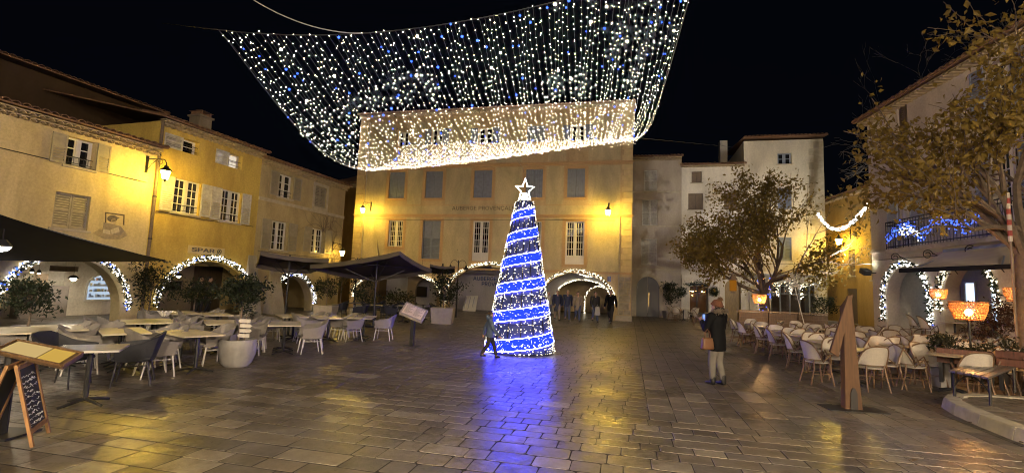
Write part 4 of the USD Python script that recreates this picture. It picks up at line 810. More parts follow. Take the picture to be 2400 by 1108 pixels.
# ================================================================ terrace furniture, left
M_SHELL = plain('grey_woven_shell', (0.25, 0.23, 0.215), 0.7, var=0.1, scale=30, bump=0.5, bscale=220)
M_WHITEMETAL = plain('white_powder_metal', (0.62, 0.60, 0.57), 0.4, var=0.05)
M_NAVY = plain('navy_woven_shell', (0.018, 0.02, 0.03), 0.6, var=0.2, scale=30, bump=0.6, bscale=160)
M_TOP = plain('cream_table_top', (0.62, 0.55, 0.42), 0.35, var=0.08, scale=3)
def armchair(name, label, shell, legm, group, thin=1.0):
    t = thing(name, label, 'armchair', (0, 0, 0), 0, group)
    pth = [(-.285, -.24), (-.29, -.10), (-.29, .06), (-.28, .16), (-.245, .235), (-.17, .275), (0, .285), (.17, .275), (.245, .235), (.28, .16), (.29, .06), (.29, -.10), (.285, -.24)]
    hts = [.62, .635, .655, .70, .765, .805, .815, .805, .765, .70, .655, .635, .62]
    V, n = [], len(pth); lv = 5
    for th_ in (0.0, 0.022):
        for j in range(lv):
            for (x, y), h in zip(pth, hts):
                L = math.hypot(x, y); k = j / (lv - 1); z = 0.38 + (h - 0.38) * k; o = -0.035 + 0.075 * k - th_
                V.append((x * (1 + o / L), y * (1 + (o + (0.05 * k if y > 0.2 else 0)) / L), z))
    F = [];
    for s_ in (0, 1):
        for j in range(lv - 1):
            for i in range(n - 1): a = s_ * lv * n + j * n + i; q = (a, a + 1, a + n + 1, a + n); F.append(q if s_ == 0 else q[::-1])
    o2 = lv * n
    for i in range(n - 1): F.append(((lv - 1) * n + i, (lv - 1) * n + i + 1, o2 + (lv - 1) * n + i + 1, o2 + (lv - 1) * n + i)); F.append((i + 1, i, o2 + i, o2 + i + 1))
    for j in range(lv - 1):
        for e in (0, n - 1): F.append((j * n + e, (j + 1) * n + e, o2 + (j + 1) * n + e, o2 + j * n + e))
    MB().add(V, F).put('shell', shell, t, smooth=35)
    seat = manifold3d.Manifold.batch_hull([manifold3d.Manifold.sphere(0.028, 10).translate((x, y, 0.415)) for x, y in ((-.235, -.25), (.235, -.25), (.235, .2), (-.235, .2))]); MB().man(seat).put('seat', shell, t, smooth=40)
    for sx in (-1, 1):
        for y0, y1 in ((-.2, -.25), (.17, .25)): MB().tube([(sx * .215, y0, .395), (sx * .255, y1, 0.0)], [.017, .012], 6).put('leg', legm, t, smooth=40)
        MB().tube([(sx * .23, -.21, .31), (sx * .23, .19, .31)], .010, 5).put('stretcher', legm, t)
    MB().tube([(-.23, 0, .31), (.23, 0, .31)], .010, 5).put('stretcher', legm, t)
    return t
def pedestal_table(name, label, w, d, group, top=M_TOP, round_=False, edge=None):
    t = thing(name, label, 'table', (0, 0, 0), 0, group)
    if round_: MB().lathe([(w - .01, .705), (w, .712), (w, .728), (w - .008, .736)], n=28).put('table_top', top, t, smooth=40)
    else: MB().man(manifold3d.Manifold.batch_hull([manifold3d.Manifold.cylinder(.026, .02, .02, 10).translate((x, y, .71)) for x in (-w / 2 + .02, w / 2 - .02) for y in (-d / 2 + .02, d / 2 - .02)])).put('table_top', top, t)
    for off in ((0,) if round_ or w < 1.0 else (-w * .27, w * .27)):
        MB().tube([(off, 0, .06), (off, 0, .71)], .032 if not round_ else .028, 8).put('column', M_BLACK, t, smooth=40)
        f = MB()
        for k in range(4): a = PI / 4 + k * PI / 2; f.tube([(off, 0, .075), (off + .16 * math.cos(a), .16 * math.sin(a), .05), (off + .31 * math.cos(a), .31 * math.sin(a), .015)], [.026, .022, .014], 6)
        f.put('foot', M_BLACK, t, smooth=40); MB().lathe([(.16, .695), (.16, .704)], (off, 0, 0), 8).put('top_plate', M_BLACK, t)
    return t
GA, GT = 'grey armchairs set out on the arcade terrace', 'cream tables on the arcade terrace'
proto_a = armchair('grey_armchair', 'grey armchair', M_SHELL, M_WHITEMETAL, GA); first_a = [True]
proto_t = pedestal_table('terrace_table', 'table', 1.25, 0.70, GT); first_t = [True]
def put_copy(proto, flag, loc, rz, label, scale=None):
    if flag[0]: flag[0] = False; move(proto, loc, rz, scale); tag(proto, label); return proto
    return dup(proto, loc, rz, label, None, scale)
tabs = [((446, 779), 'the long table left of the round planter', 55, 4), ((668, 757), 'the table just right of the round planter', 24, 4), ((766, 742), 'the table in front of the pale square pot', 30, 4), ((850, 742), 'the terrace table nearest the menu stand', 8, 2),
        ((684, 739), 'the table before the small stone arch', 34, 4), ((520, 754), 'the table behind the round potted tree', 36, 4), ((362, 751), 'the table with the white paper centrepiece', 40, 4), ((430, 732), 'the table close under the sign arch', 42, 4),
        ((505, 735), 'the table under the spreading potted olive', 40, 2), ((140, 767), 'the table behind the yellow menu desk', 48, 4), ((290, 774), 'the table behind the navy armchair', 44, 4), ((330, 752), 'the second table back from the navy armchair', 44, 4), ((60, 772), 'the leftmost cream table by the frame edge', 48, 4)]
rj = random.Random(31); sides = (('near left', -1, 1), ('near right', -1, -1), ('far left', 1, 1), ('far right', 1, -1))
for (px, py), nm, deg, nch in tabs:
    P = G(px, py, .67); a = math.radians(deg); e = np.array([math.cos(a), math.sin(a)]); w = np.array([-e[1], e[0]])
    put_copy(proto_t, first_t, (P[0], P[1], 0), a + PI / 2, 'cream rectangular terrace table, ' + nm.replace('the ', '', 1), (1, 1, .91))
    for sn, s1, s2 in (sides if nch == 4 else (('near', -1, 0), ('far', 1, 0))):
        q = P[:2] + e * s1 * (0.60 + rj.uniform(-.05, .08)) + w * s2 * .33; rz = (a + PI / 2 + (PI if s1 > 0 else 0)) + PI + rj.uniform(-.14, .14)
        # front of the chair is local -y: it looks towards the table
        if px == 446 and s1 > 0 and s2 < 0: q = np.array([-5.72, 10.05])
        d = P[:2] + w * s2 * .33 - q; rz = math.atan2(d[1], d[0]) + PI / 2 + rj.uniform(-.14, .14)
        put_copy(proto_a, first_a, (q[0], q[1], 0), rz, f'grey armchair, {sn} seat at {nm}', .95)
# dark set at the left front
nt = pedestal_table('cafe_table', 'square pale topped cafe table with a black cross foot beside the navy armchair', 0.72, 0.72, None, plain('wet_pale_top', (0.5, 0.48, 0.45), 0.12, var=0.1)); P = G(214, 814, .735); move(nt, (P[0], P[1], 0), 0.5)
P = G(288, 905); c = armchair('navy_armchair', 'dark navy woven armchair right of the square cafe table', M_NAVY, M_BLACK, None); move(c, (P[0], P[1] + 0.2, 0), math.radians(-60))
P = G(115, 915); c2 = armchair('navy_armchair', 'dark navy woven armchair in shade under the yellow menu desk', M_NAVY, M_BLACK, None); move(c2, (P[0] - .1, P[1] + 0.3, 0), math.radians(100))
# folded napkin piece on a table
P = G(386, 742, .735); cp = thing('table_centrepiece', 'white paper centrepiece standing on the table by the sign arch', 'centrepiece', (P[0], P[1], .737)); m = MB()
for k in range(10): a = k * .63; m.hexa([(.05 * math.cos(a), .05 * math.sin(a), 0), (.05 * math.cos(a + .4), .05 * math.sin(a + .4), 0), (.04 * math.cos(a + .4), .04 * math.sin(a + .4), 0), (.04 * math.cos(a), .04 * math.sin(a), 0)], [(.16 * math.cos(a), .16 * math.sin(a), .13), (.14 * math.cos(a + .5), .14 * math.sin(a + .5), .11), (.13 * math.cos(a + .5), .13 * math.sin(a + .5), .11), (.14 * math.cos(a), .14 * math.sin(a), .14)])
m.put('paper_petals', plain('white_paper', (0.7, 0.68, 0.62), 0.7), cp); MB().lathe([(.06, 0), (.06, .02)], n=10).put('stand', M_BLACK, cp)

# ---------------------------------------------------------------- potted shrubs
def shrub(name, label, P, crown_z, rx, rz_, nleaf, pot='round', pot_r=.31, pot_h=.5, leaf=.075, seed=1, mat=None, trunk=True, potm=None, group=None, cat='potted shrub'):
    t = thing(name, label, cat, P, 0, group); rr = np.random.default_rng(seed); pm = potm or plain('pale_grey_planter', (0.30, 0.29, 0.28), 0.75, var=0.2, scale=6, bump=0.3)
    if pot == 'round': MB().lathe([(pot_r * .62, 0), (pot_r * .8, pot_h * .12), (pot_r * .97, pot_h * .45), (pot_r, pot_h * .75), (pot_r * .93, pot_h), (pot_r * .84, pot_h), (pot_r * .84, pot_h - .05), (.01, pot_h - .06)], n=28).put('planter', pm, t, smooth=40)
    elif pot == 'square': r = pot_r; MB().hexa([(-r * .86, -r * .86, 0), (r * .86, -r * .86, 0), (r * .86, r * .86, 0), (-r * .86, r * .86, 0)], [(-r, -r, pot_h), (r, -r, pot_h), (r, r, pot_h), (-r, r, pot_h)]).put('planter', pm, t)
    if trunk:
        m = MB(); m.tube([(0, 0, pot_h - .06), (.012, .01, (pot_h + crown_z) / 2), (0, 0, crown_z)], [.026, .02, .014], 6); m.put('trunk', M_BROWNWOOD, t)
    b = MB(); C = []
    for k in range(26):
        d = rr.normal(size=3); d /= np.linalg.norm(d); q = d * [rx, rx, rz_] * rr.uniform(.45, 1.0); b.tube([(0, 0, crown_z - rz_ * .4), q * .5 + [0, 0, crown_z], q + [0, 0, crown_z]], [.008, .006, .003], 3)
        k2 = nleaf // 26; C.append(q * rr.uniform(.75, 1.1) + [0, 0, crown_z] + rr.normal(0, 1, (k2, 3)) * [rx * .17, rx * .17, rz_ * .17])
    b.put('twigs', M_BROWNWOOD, t); MB().leaves(np.vstack(C), leaf, .2, rr, 2.2).put('crown', mat or M_LEAFDARK, t, kind='stuff'); return t
def SP(px, py, Y=None):
    p = G(px, py) if Y is None else at(px, py, Y); p[2] = 0; return p
P0 = SP(553, 857); shrub('potted_tree', 'round crowned potted tree in a bulbous grey planter amid the grey armchairs', P0, 1.47, .46, .42, 1500, 'round', .34, .52, .085, 1)
P = SP(345, 757, 16.5); shrub('potted_tree', 'dark bushy potted tree between the parasol arch and the sign arch', P, 1.45, .62, .75, 1300, 'round', .3, .5, .10, 2)
P = SP(452, 740, 16.0); shrub('potted_tree', 'dark spreading potted olive before the sign arch', P, 1.25, .70, .42, 1100, 'round', .3, .5, .10, 3)
P = SP(66, 760, 11.0); shrub('potted_tree', 'dark leafy potted bush at the left edge under the big parasol', P, 1.15, .62, .42, 1300, 'round', .3, .5, .09, 4)
P = SP(762, 752, 22.0); shrub('potted_shrub', 'dark clipped shrub in a pale square pot right of the small stone arch', P, 1.35, .60, .50, 900, 'square', .42, .62, .10, 5, potm=M_STONE)
P = SP(1037, 757); shrub('potted_shrub', 'dark shrub in a pale square stone pot at the pier between two inn arches', P, 1.60, .82, .75, 1300, 'square', .50, .70, .12, 6, potm=M_STONE)
P = SP(850, 755, 24.0); shrub('potted_shrub', 'tall dark shrub under the middle parasol at the left inn arch', P, 1.2, .75, .8, 1000, 'square', .4, .6, .11, 7)
P = SP(930, 760, 26.5); shrub('potted_shrub', 'low dark bush before the left inn arch under the parasol', P, .95, .9, .5, 900, 'square', .4, .5, .11, 8)
P = SP(795, 742, 26.0); shrub('potted_shrub', 'wispy potted climber near the corner lantern', P, 2.1, .5, .7, 420, 'square', .32, .5, .10, 9, mat=leafmat('wispy_leaf', (0.06, 0.05, 0.02), (0.14, 0.11, 0.05), .3))
# stack of arrow signs on the potted tree's stake
sg = thing('arrow_signpost', 'stack of small white arrow signs on a stake at the round planter', 'signpost', P0 + [.13, -.02, .5]); MB().tube([(0, 0, -.03), (0, 0, .46)], .012, 5).put('stake', M_BROWNWOOD, sg)
for k in range(4):
    s_ = 1 if k % 3 else -1; z = .06 + .095 * k; MB().poly(Polygon([(-.10, z), (.10, z), (.10 + .04 * (s_ > 0), z + .035), (.10, z + .07), (-.10, z + .07), (-.10 - .04 * (s_ < 0), z + .035)]), -.03, -.014).put('arrow_board', plain('white_sign_board', (0.62, 0.58, 0.52), 0.6), sg)

# ---------------------------------------------------------------- menu desk, chalkboard, menu stand
t = thing('menu_desk', 'sloping menu desk with a painted yellow glow on its pages at the left edge', 'menu stand', (0, 0, 0))
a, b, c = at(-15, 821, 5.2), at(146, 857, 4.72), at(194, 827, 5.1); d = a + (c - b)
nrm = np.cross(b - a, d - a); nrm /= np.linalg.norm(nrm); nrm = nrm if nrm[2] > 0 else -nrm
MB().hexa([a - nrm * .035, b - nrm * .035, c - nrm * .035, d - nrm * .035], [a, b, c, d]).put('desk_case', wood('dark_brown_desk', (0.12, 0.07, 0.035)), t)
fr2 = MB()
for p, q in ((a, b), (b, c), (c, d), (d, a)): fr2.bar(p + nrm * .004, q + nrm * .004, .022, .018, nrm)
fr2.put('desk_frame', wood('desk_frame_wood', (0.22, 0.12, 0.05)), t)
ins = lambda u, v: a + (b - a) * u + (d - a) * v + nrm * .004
for u0, u1, m_, nm in ((.06, .60, 'menu_page', .52), (.62, .93, 'menu_page', .5)): MB().hexa([ins(u0, .1), ins(u1, .1), ins(u1, .9), ins(u0, .9)], [ins(u0, .1) + nrm * .003, ins(u1, .1) + nrm * .003, ins(u1, .9) + nrm * .003, ins(u0, .9) + nrm * .003]).put('menu_page', emit('backlit_menu_yellow' if u0 < .5 else 'backlit_menu_amber', (1.0, 0.70, 0.27) if u0 < .5 else (1.0, .62, .12), .17), t)  # page emission stands in for lamplight falling on the paper
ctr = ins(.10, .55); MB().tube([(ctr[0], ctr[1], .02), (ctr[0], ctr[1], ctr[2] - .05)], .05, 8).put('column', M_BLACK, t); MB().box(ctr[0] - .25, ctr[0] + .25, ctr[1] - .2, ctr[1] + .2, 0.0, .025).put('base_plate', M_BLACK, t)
# A-frame chalkboard
f0, f1 = G(74, 1048), G(116, 1012); dv = (f1 - f0); Wd = float(np.linalg.norm(dv[:2])); dv = dv / np.linalg.norm(dv); rz = math.atan2(dv[1], dv[0])
t = thing('chalkboard', 'folding wooden framed A-board with chalk writing at the left front', 'chalkboard', (f0[0], f0[1], 0), rz)
wd = wood('orange_pine_frame', (0.36, 0.19, 0.07)); Hc = .80; lean_ = .20
def leaf_(y0, sgn):
    T = lambda x, z: np.array([x, y0 + sgn * lean_ * (1 - z / Hc) * 1.0 - sgn * lean_ * 0, z])
    P_ = lambda x, z: np.array([x, y0 + (lean_ * z / Hc if sgn > 0 else lean_ * 2 + .06 - lean_ * z / Hc), z]); up = np.array([0, 1, 0])
    for x in (.022, Wd - .022): MB().bar(P_(x, 0), P_(x, Hc), .045, .026, up).put('frame_post', wd, t)
    for z in (.14, Hc - .03): MB().bar(P_(.045, z), P_(Wd - .045, z), .026, .045, (0, 0, 1)).put('frame_rail', wd, t)
    MB().hexa([P_(.045, .16), P_(Wd - .045, .16), P_(Wd - .045, .16) + [0, .008, 0], P_(.045, .16) + [0, .008, 0]], [P_(.045, Hc - .05), P_(Wd - .045, Hc - .05), P_(Wd - .045, Hc - .05) + [0, .008, 0], P_(.045, Hc - .05) + [0, .008, 0]]).put('slate', plain('chalkboard_black', (0.02, 0.022, 0.026), 0.7, var=.2), t)
    return P_
P_ = leaf_(0, 1); leaf_(0, -1)
rc = random.Random(3); m = MB()
for i in range(11):                        # chalk handwriting: short uneven strokes in lines
    z = Hc - .14 - i * .052; x = .07 + rc.uniform(0, .02)
    while x < Wd - .08 - (.2 if i % 4 == 3 else .03) * rc.random():
        L = rc.uniform(.012, .03); z2 = z + rc.uniform(-.008, .012); m.bar(P_(x, z2) - [0, .003, 0], P_(x + L, z2 + rc.uniform(-.016, .016)) - [0, .003, 0], .002, .009, (0, 1, 0)); x += L * rc.choice((.6, .8, 1.0, 1.9))
m.put('chalk_writing', plain('chalk', (0.75, 0.75, 0.78), 0.9), t, kind='stuff')
# menu stand in the middle of the square
P = SP(965, 810); t = thing('menu_stand', 'dark post menu stand with a tilted lit page in front of the inn', 'menu stand', P, -.25)
MB().box(-.055, .055, -.045, .045, .012, .78).put('post', M_BLACK, t); MB().box(-.2, .2, -.16, .16, 0, .012).put('base_plate', M_BLACK, t)
q = lambda x, y, o=0: np.array([x, y - .28 * o, .93 + (y) * .62 - x * .18 + .8 * o * .5])
q = lambda x, y, o=0: np.array([x, y, .90 + y * .75 - x * .32 + o])
MB().hexa([q(-.34, -.20), q(.34, -.20), q(.34, .20), q(-.34, .20)], [q(-.34, -.20, .05), q(.34, -.20, .05), q(.34, .20, .05), q(-.34, .20, .05)]).put('case', plain('grey_case', (0.25, 0.22, 0.18), 0.5), t)
MB().hexa([q(-.29, -.155, .051), q(.29, -.155, .051), q(.29, .155, .051), q(-.29, .155, .051)], [q(-.29, -.155, .054), q(.29, -.155, .054), q(.29, .155, .054), q(-.29, .155, .054)]).put('menu_page', plain('menu_paper', (0.6, 0.5, 0.36), 0.5), t)
m = MB()
for i in range(9):
    for x0, x1 in ((-.25, -.03), (.03, .25)): y = .125 - i * .03; m.hexa([q(x0, y, .055), q(x1 - .05 * (i % 3), y, .055), q(x1 - .05 * (i % 3), y + .009, .055), q(x0, y + .009, .055)], [q(x0, y, .056), q(x1 - .05 * (i % 3), y, .056), q(x1 - .05 * (i % 3), y + .009, .056), q(x0, y + .009, .056)])
m.put('printed_lines', plain('menu_ink', (0.12, 0.10, 0.08), 0.8), t, kind='stuff')

# ---------------------------------------------------------------- parasols
M_CANVAS_D = plain('charcoal_canvas', (0.008, 0.009, 0.013), 0.9, spec=0.06, var=.15, scale=3, bump=.2, bscale=150)
M_CANVAS_T = plain('taupe_canvas', (0.11, 0.095, 0.075), 0.9, spec=0.1, var=.12, scale=3, bump=.2, bscale=150)
M_CANVAS_C = plain('sand_canvas', (0.52, 0.45, 0.36), 0.85, var=.12, scale=3, bump=.2, bscale=150)
def parasol(label, corners, apex, mat, pole, valance=.16, gx='parasol', group=None):
    C = [np.asarray(c, float) for c in corners]; A = np.asarray(apex, float); o = np.array([*pole[:2], 0.0]); t = thing(gx, label, 'parasol', o, 0, group); n = len(C)
    for i in range(n):
        p, q = C[i], C[(i + 1) % n]; V, F = [], []; k = 8
        for j in range(k + 1):
            s_ = j / k
            for l in range(k + 1):
                r = l / k; e = p + (q - p) * r; sagm = 0.10 * 4 * r * (1 - r) * s_ * (1 - .3 * s_); V.append(A + (e - A) * s_ - [0, 0, sagm + .10 * math.sin(PI * s_)] - o)
        F = [(j * (k + 1) + l, j * (k + 1) + l + 1, (j + 1) * (k + 1) + l + 1, (j + 1) * (k + 1) + l) for j in range(k) for l in range(k)]
        MB().add(V, F).put('canopy_panel', mat, t, smooth=True)
        if valance:
            top = [V[k * (k + 1) + l] for l in range(k + 1)]; lowv = [v - [0, 0, valance * (1 + .12 * (l % 2))] for l, v in enumerate(top)]
            MB().add(top + lowv, [(l, l + 1, k + 2 + l, k + 1 + l) for l in range(k)]).put('valance', mat, t)
    for c in C: MB().bar(A - o - [0, 0, .13], c - o - [0, 0, .05], .03, .03).put('rib', M_BLACK, t); MB().bar(A - o - [0, 0, .8], (A + c) / 2 - o - [0, 0, .20], .022, .022).put('strut', M_BLACK, t)
    MB().tube([(0, 0, 0), (0, 0, A[2] + .08)], .04, 8).put('pole', M_BLACK, t); MB().box(-.4, .4, -.4, .4, 0, .08).put('base', M_BLACK, t); return t
ap = at(-120, 462, 11.5); c1 = at(396, 611, 14.0); d_ = (c1 - ap)[:2]; c0 = np.array([ap[0] - d_[1] * -1.0, ap[1] - d_[0], 1.86]); c2 = np.array([ap[0] - d_[1], ap[1] + d_[0], 2.2]); c3 = np.array([ap[0] - d_[0], ap[1] - d_[1], 1.95]); parasol('big charcoal parasol spreading over the left edge tables', [c0, c1, c2, c3], ap, M_CANVAS_D, ap, .0)
pb = [at(611, 588, 17.5), at(771, 606, 19.0), at(725, 632, 21.0), at(600, 618, 19.5)]; ap = sum(pb) / 4; ap[2] += .16; parasol('taupe parasol nearest the beige house', pb, ap, M_CANVAS_T, ap, .15)
pc = [at(727, 620, 18.6), at(937, 588, 16.6), at(1012, 630, 19.8), at(860, 648, 22.5)]; ap = sum(pc) / 4; ap[2] += .18; parasol('wide taupe parasol in the middle before the left inn arch', pc, ap, M_CANVAS_T, ap, .15)
pd = [at(1008, 618, 21.5), at(1066, 623, 21.5), at(1066, 634, 24.5), at(1010, 634, 24.5)]; ap = sum(pd) / 4; ap[2] += .12; parasol('small far parasol showing right of the wide taupe one', pd, ap, M_CANVAS_T, ap, .10)
# white lamp under the big parasol
P = at(4, 578, 9.6); t = thing('parasol_lamp', 'round white lamp glaring under the big charcoal parasol', 'lamp', P); MB().lathe([(.06, .14), (.15, .03), (.15, 0)], n=14).put('lamp_housing', M_BLACK, t); MB().lathe([(.001, -.10), (.09, -.07), (.14, -.002)], n=14).put('lamp_globe', emit('white_lamp_glow', (1.0, 0.86, 0.66), 55.0), t)
MB().tube([(0, 0, .1), (0, 0, .35)], .012, 5).put('hanger', M_IRON, t)
# lamp posts
def bell_post(label, px, py, Y, n, z, arm=.42):
    P = at(px, py, Y); P[2] = 0; t = thing('lamp_post', label, 'lamp post', P, 0, None); MB().tube([(0, 0, 0), (0, 0, z + .3)], [.05, .03], 8).put('post', M_IRON, t)
    for k in range(n):
        a = PI * k / max(1, n - 1) if n > 1 else 0; x = arm * math.cos(a); y = .1 * math.sin(a); m = MB(); m.tube([(0, 0, z + .05)] + [(x * (0.5 - 0.5 * math.cos(s_)), y, z + .05 + .25 * math.sin(s_)) for s_ in np.linspace(.3, 2.9, 9)] + [(x, y, z)], .014, 5); m.put('arm', M_IRON, t)
        MB().lathe([(.02, .06), (.05, .03), (.07, -.06), (.15, -.16), (.15, -.17)], (x, y, z - .02), 12).put('bell_shade', M_IRON, t)
bell_post('unlit iron lamp post with bell shades under the middle parasol', 828, 745, 24.0, 3, 2.55)
bell_post('unlit iron lamp post with two curved arms at the pier of the inn', 1068, 752, 26.5, 2, 2.75)
# hanging light fittings inside the arcades
def shade_lamp(label, P, mat, r=.14, drop=.6):
    t = thing('hanging_lamp', label, 'hanging lamp', P); MB().lathe([(.03, .12), (r * .6, .09), (r, 0)], n=14).put('lamp_shade', M_BLACK, t); MB().ico((0, 0, .0), r * .55, 1).put('bulb', mat, t); MB().tube([(0, 0, .12), (0, 0, .12 + drop)], .006, 4).put('flex', M_BLACK, t)
def inroom(hh, px, py, back): u, z = hh.fr.uz(px, py, back); return hh.fr.w(u, z, back)
WARMW = emit('cool_shop_lamp', (1.0, 0.90, 0.74), 75.0); WARMS = emit('warm_small_bulb', (1.0, 0.66, 0.28), 16.0)
shade_lamp('square lantern with white light hanging inside the left arch', inroom(h1, 172, 652, 2.0), WARMW, .17, .4)
shade_lamp('left one of two small warm bulbs inside the left arch', inroom(h1, 75, 637, 2.4), WARMS, .08, .3); shade_lamp('right one of two small warm bulbs inside the left arch', inroom(h1, 91, 640, 2.4), WARMS, .08, .3)
shade_lamp('dim lamp with a white disc inside the sign arch', inroom(h2, 419, 646, 1.9), emit('dim_arch_lamp', (1.0, 0.84, 0.6), 20.0), .16, .5)
shade_lamp('small ceiling lamp deep inside the stone arch', inroom(h3, 672, 662, 1.8), emit('stone_arch_lamp', (1.0, 0.72, 0.3), 8.0), .10, .2)
# left arch: lit shop window, posters, dark sign
hh = h1; D_ = ROOM
def onback(hh, x0, y0, x1, y1, back): a, z1 = hh.fr.uz(x0, y0, back); b, z0 = hh.fr.uz(x1, y1, back); return a - hh.u0, b - hh.u0, z0, z1
x0, x1, z0, z1 = onback(hh, 203, 640, 268, 704, D_)
f = MB().poly(Polygon(arch(x0, x1, z1 - (x1 - x0) * .5, z1)).intersection(sbox(-99, z0, 99, 99)).difference(Polygon(arch(x0 + .06, x1 - .06, z1 - (x1 - x0) * .5, z1 - .06)).intersection(sbox(-99, z0 + .06, 99, 99))), D_ - .08, D_ - .002).put('shop_window_frame', M_WHITEWOOD, hh.t)
MB().poly(Polygon(arch(x0 + .06, x1 - .06, z1 - (x1 - x0) * .5, z1 - .06)).intersection(sbox(-99, z0 + .06, 99, 99)), D_ - .03, D_ - .02).put('pane', emit('cool_shop_window', (0.66, 0.82, 1.0), .20), f)
rr_ = random.Random(8); shc = [plain('shelf_goods_' + 'abcde'[i], c, .6) for i, c in enumerate(((.75, .75, .75), (.3, .4, .65), (.7, .4, .3), (.5, .55, .6), (.75, .65, .4)))]
for k in range(4):
    z = z0 + .16 + k * (z1 - z0) * .2; MB().box(x0 + .1, x0 + (x1 - x0) * .86, D_ - .08, D_ - .035, z - .008, z).put('shelf', M_WHITEWOOD, f)
    x = x0 + .14
    while x < x0 + (x1 - x0) * .8: w_ = rr_.uniform(.05, .11); MB().box(x, x + w_ * .9, D_ - .095, D_ - .04, z + .002, z + rr_.uniform(.06, .15)).put('goods', rr_.choice(shc), f); x += w_ * rr_.choice((1, 1.1, 1.8))
0 and MB().box(x0 + (x1 - x0) * .62, x0 + (x1 - x0) * .9, D_ - .10, D_ - .034, z0 + .08, z1 - .5).put('fridge', plain('fridge_white', (.6, .62, .65), .3), f)
x0, x1, z0, z1 = onback(hh, 119, 622, 183, 637, 2.2); MB().box(x0, x1, 2.2, 2.24, z0, z1).put('hanging_board', M_BROWNWOOD, hh.t)
x0, x1, z0, z1 = onback(hh, 84, 641, 110, 668, D_ - .02); MB().box(x0, x1, D_ - .04, D_ - .003, z0, z1).put('poster', plain('poster_paper', (.5, .38, .25), .6, var=.5, scale=9), hh.t)
x0, x1, z0, z1 = onback(hh, 30, 668, 136, 720, D_ - .02); MB().box(x0, x1, D_ - .5, D_ - .05, 0, z1).put('counter', plain('grey_counter', (.2, .17, .14), .7), hh.t)
x0, x1, z0, z1 = onback(hh, 138, 640, 141, 735, D_ - .02); MB().box(x1, onback(hh, 270, 640, 271, 700, D_)[0], D_ - .02, D_ - .002, 0, 3.0).put('white_wall_panel', stucco('bright_limewash', (.66, .6, .48)), hh.t)
# sign arch: bright window and doorway
hh = h2; x0, x1, z0, z1 = onback(hh, 372, 655, 426, 682, D_ - .02); f = MB().poly(sbox(x0, z0, x1, z1).difference(sbox(x0 + .06, z0 + .06, x1 - .06, z1 - .06)), D_ - .08, D_ - .002).put('inner_window', M_BROWNWOOD, hh.t); MB().box(x0 + .06, x1 - .06, D_ - .03, D_ - .02, z0 + .06, z1 - .06).put('pane', M_GLASS, f)
x0, x1, z0, z1 = onback(hh, 455, 640, 512, 735, D_ - .02); MB().box(x0, x1, D_ - .03, D_ - .003, 0, 2.3).put('inner_door', wood('brown_arcade_door', (.09, .06, .035)), hh.t)
x0, x1, z0, z1 = onback(hh, 402, 614, 486, 624, .9); MB().box(x0, x1, .9, 1.0, z0, z1).put('awning_board', plain('ochre_board', (.4, .3, .1), .7), hh.t)
# stone arch: picture, bar stool, dark inner doorway
hh = h3; x0, x1, z0, z1 = onback(hh, 676, 660, 711, 735, D_ - .02)
MB().poly(Polygon(arch(x0, x1, 1.3, 2.15)), D_ - .03, D_ - .003).put('inner_doorway', M_BLACK, hh.t)
x0, x1, z0, z1 = onback(hh, 643, 668, 658, 697, 2.2); f = MB().box(x0, x1, 2.2, 2.24, z0, z1).put('menu_frame', M_BROWNWOOD, hh.t); MB().box(x0 + .06, x1 - .06, 2.18, 2.197, z0 + .08, z1 - .08).put('menu_page', plain('menu_white', (.6, .57, .5), .6, var=.4, scale=12), f)
u, z = h3.fr.uz(662, 714, 1.6); P = h3.fr.w(u, 0, 1.6); t = thing('bar_stool', 'tall wire bar stool inside the small stone arch', 'bar stool', P)
for sx, sy in ((-1, -1), (1, -1), (1, 1), (-1, 1)): MB().tube([(sx * .15, sy * .15, .75), (sx * .2, sy * .2, 0)], .012, 5).put('leg', M_IRON, t)
MB().lathe([(.17, .74), (.18, .76), (.17, .78)], n=12).put('seat', M_BROWNWOOD, t); MB().tube([(-.16, .14, .77), (-.17, .2, 1.08), (0, .22, 1.12), (.17, .2, 1.08), (.16, .14, .77)], .011, 5).put('backrest', M_IRON, t)
u, z = h3.fr.uz(646, 716, 1.4); P = h3.fr.w(u, 0, 1.4); t = thing('high_table', 'tall wooden bar table inside the small stone arch', 'table', P, h3.fr.rz); MB().box(-.45, .45, -.25, .25, 1.03, 1.07).put('table_top', wood('bar_top', (.25, .15, .07)), t)
for sx, sy in ((-1, -1), (1, -1), (1, 1), (-1, 1)): MB().box(sx * .4 - .03, sx * .4 + .03, sy * .2 - .03, sy * .2 + .03, 0, 1.028).put('leg', wood('bar_top', (.25, .15, .07)), t)
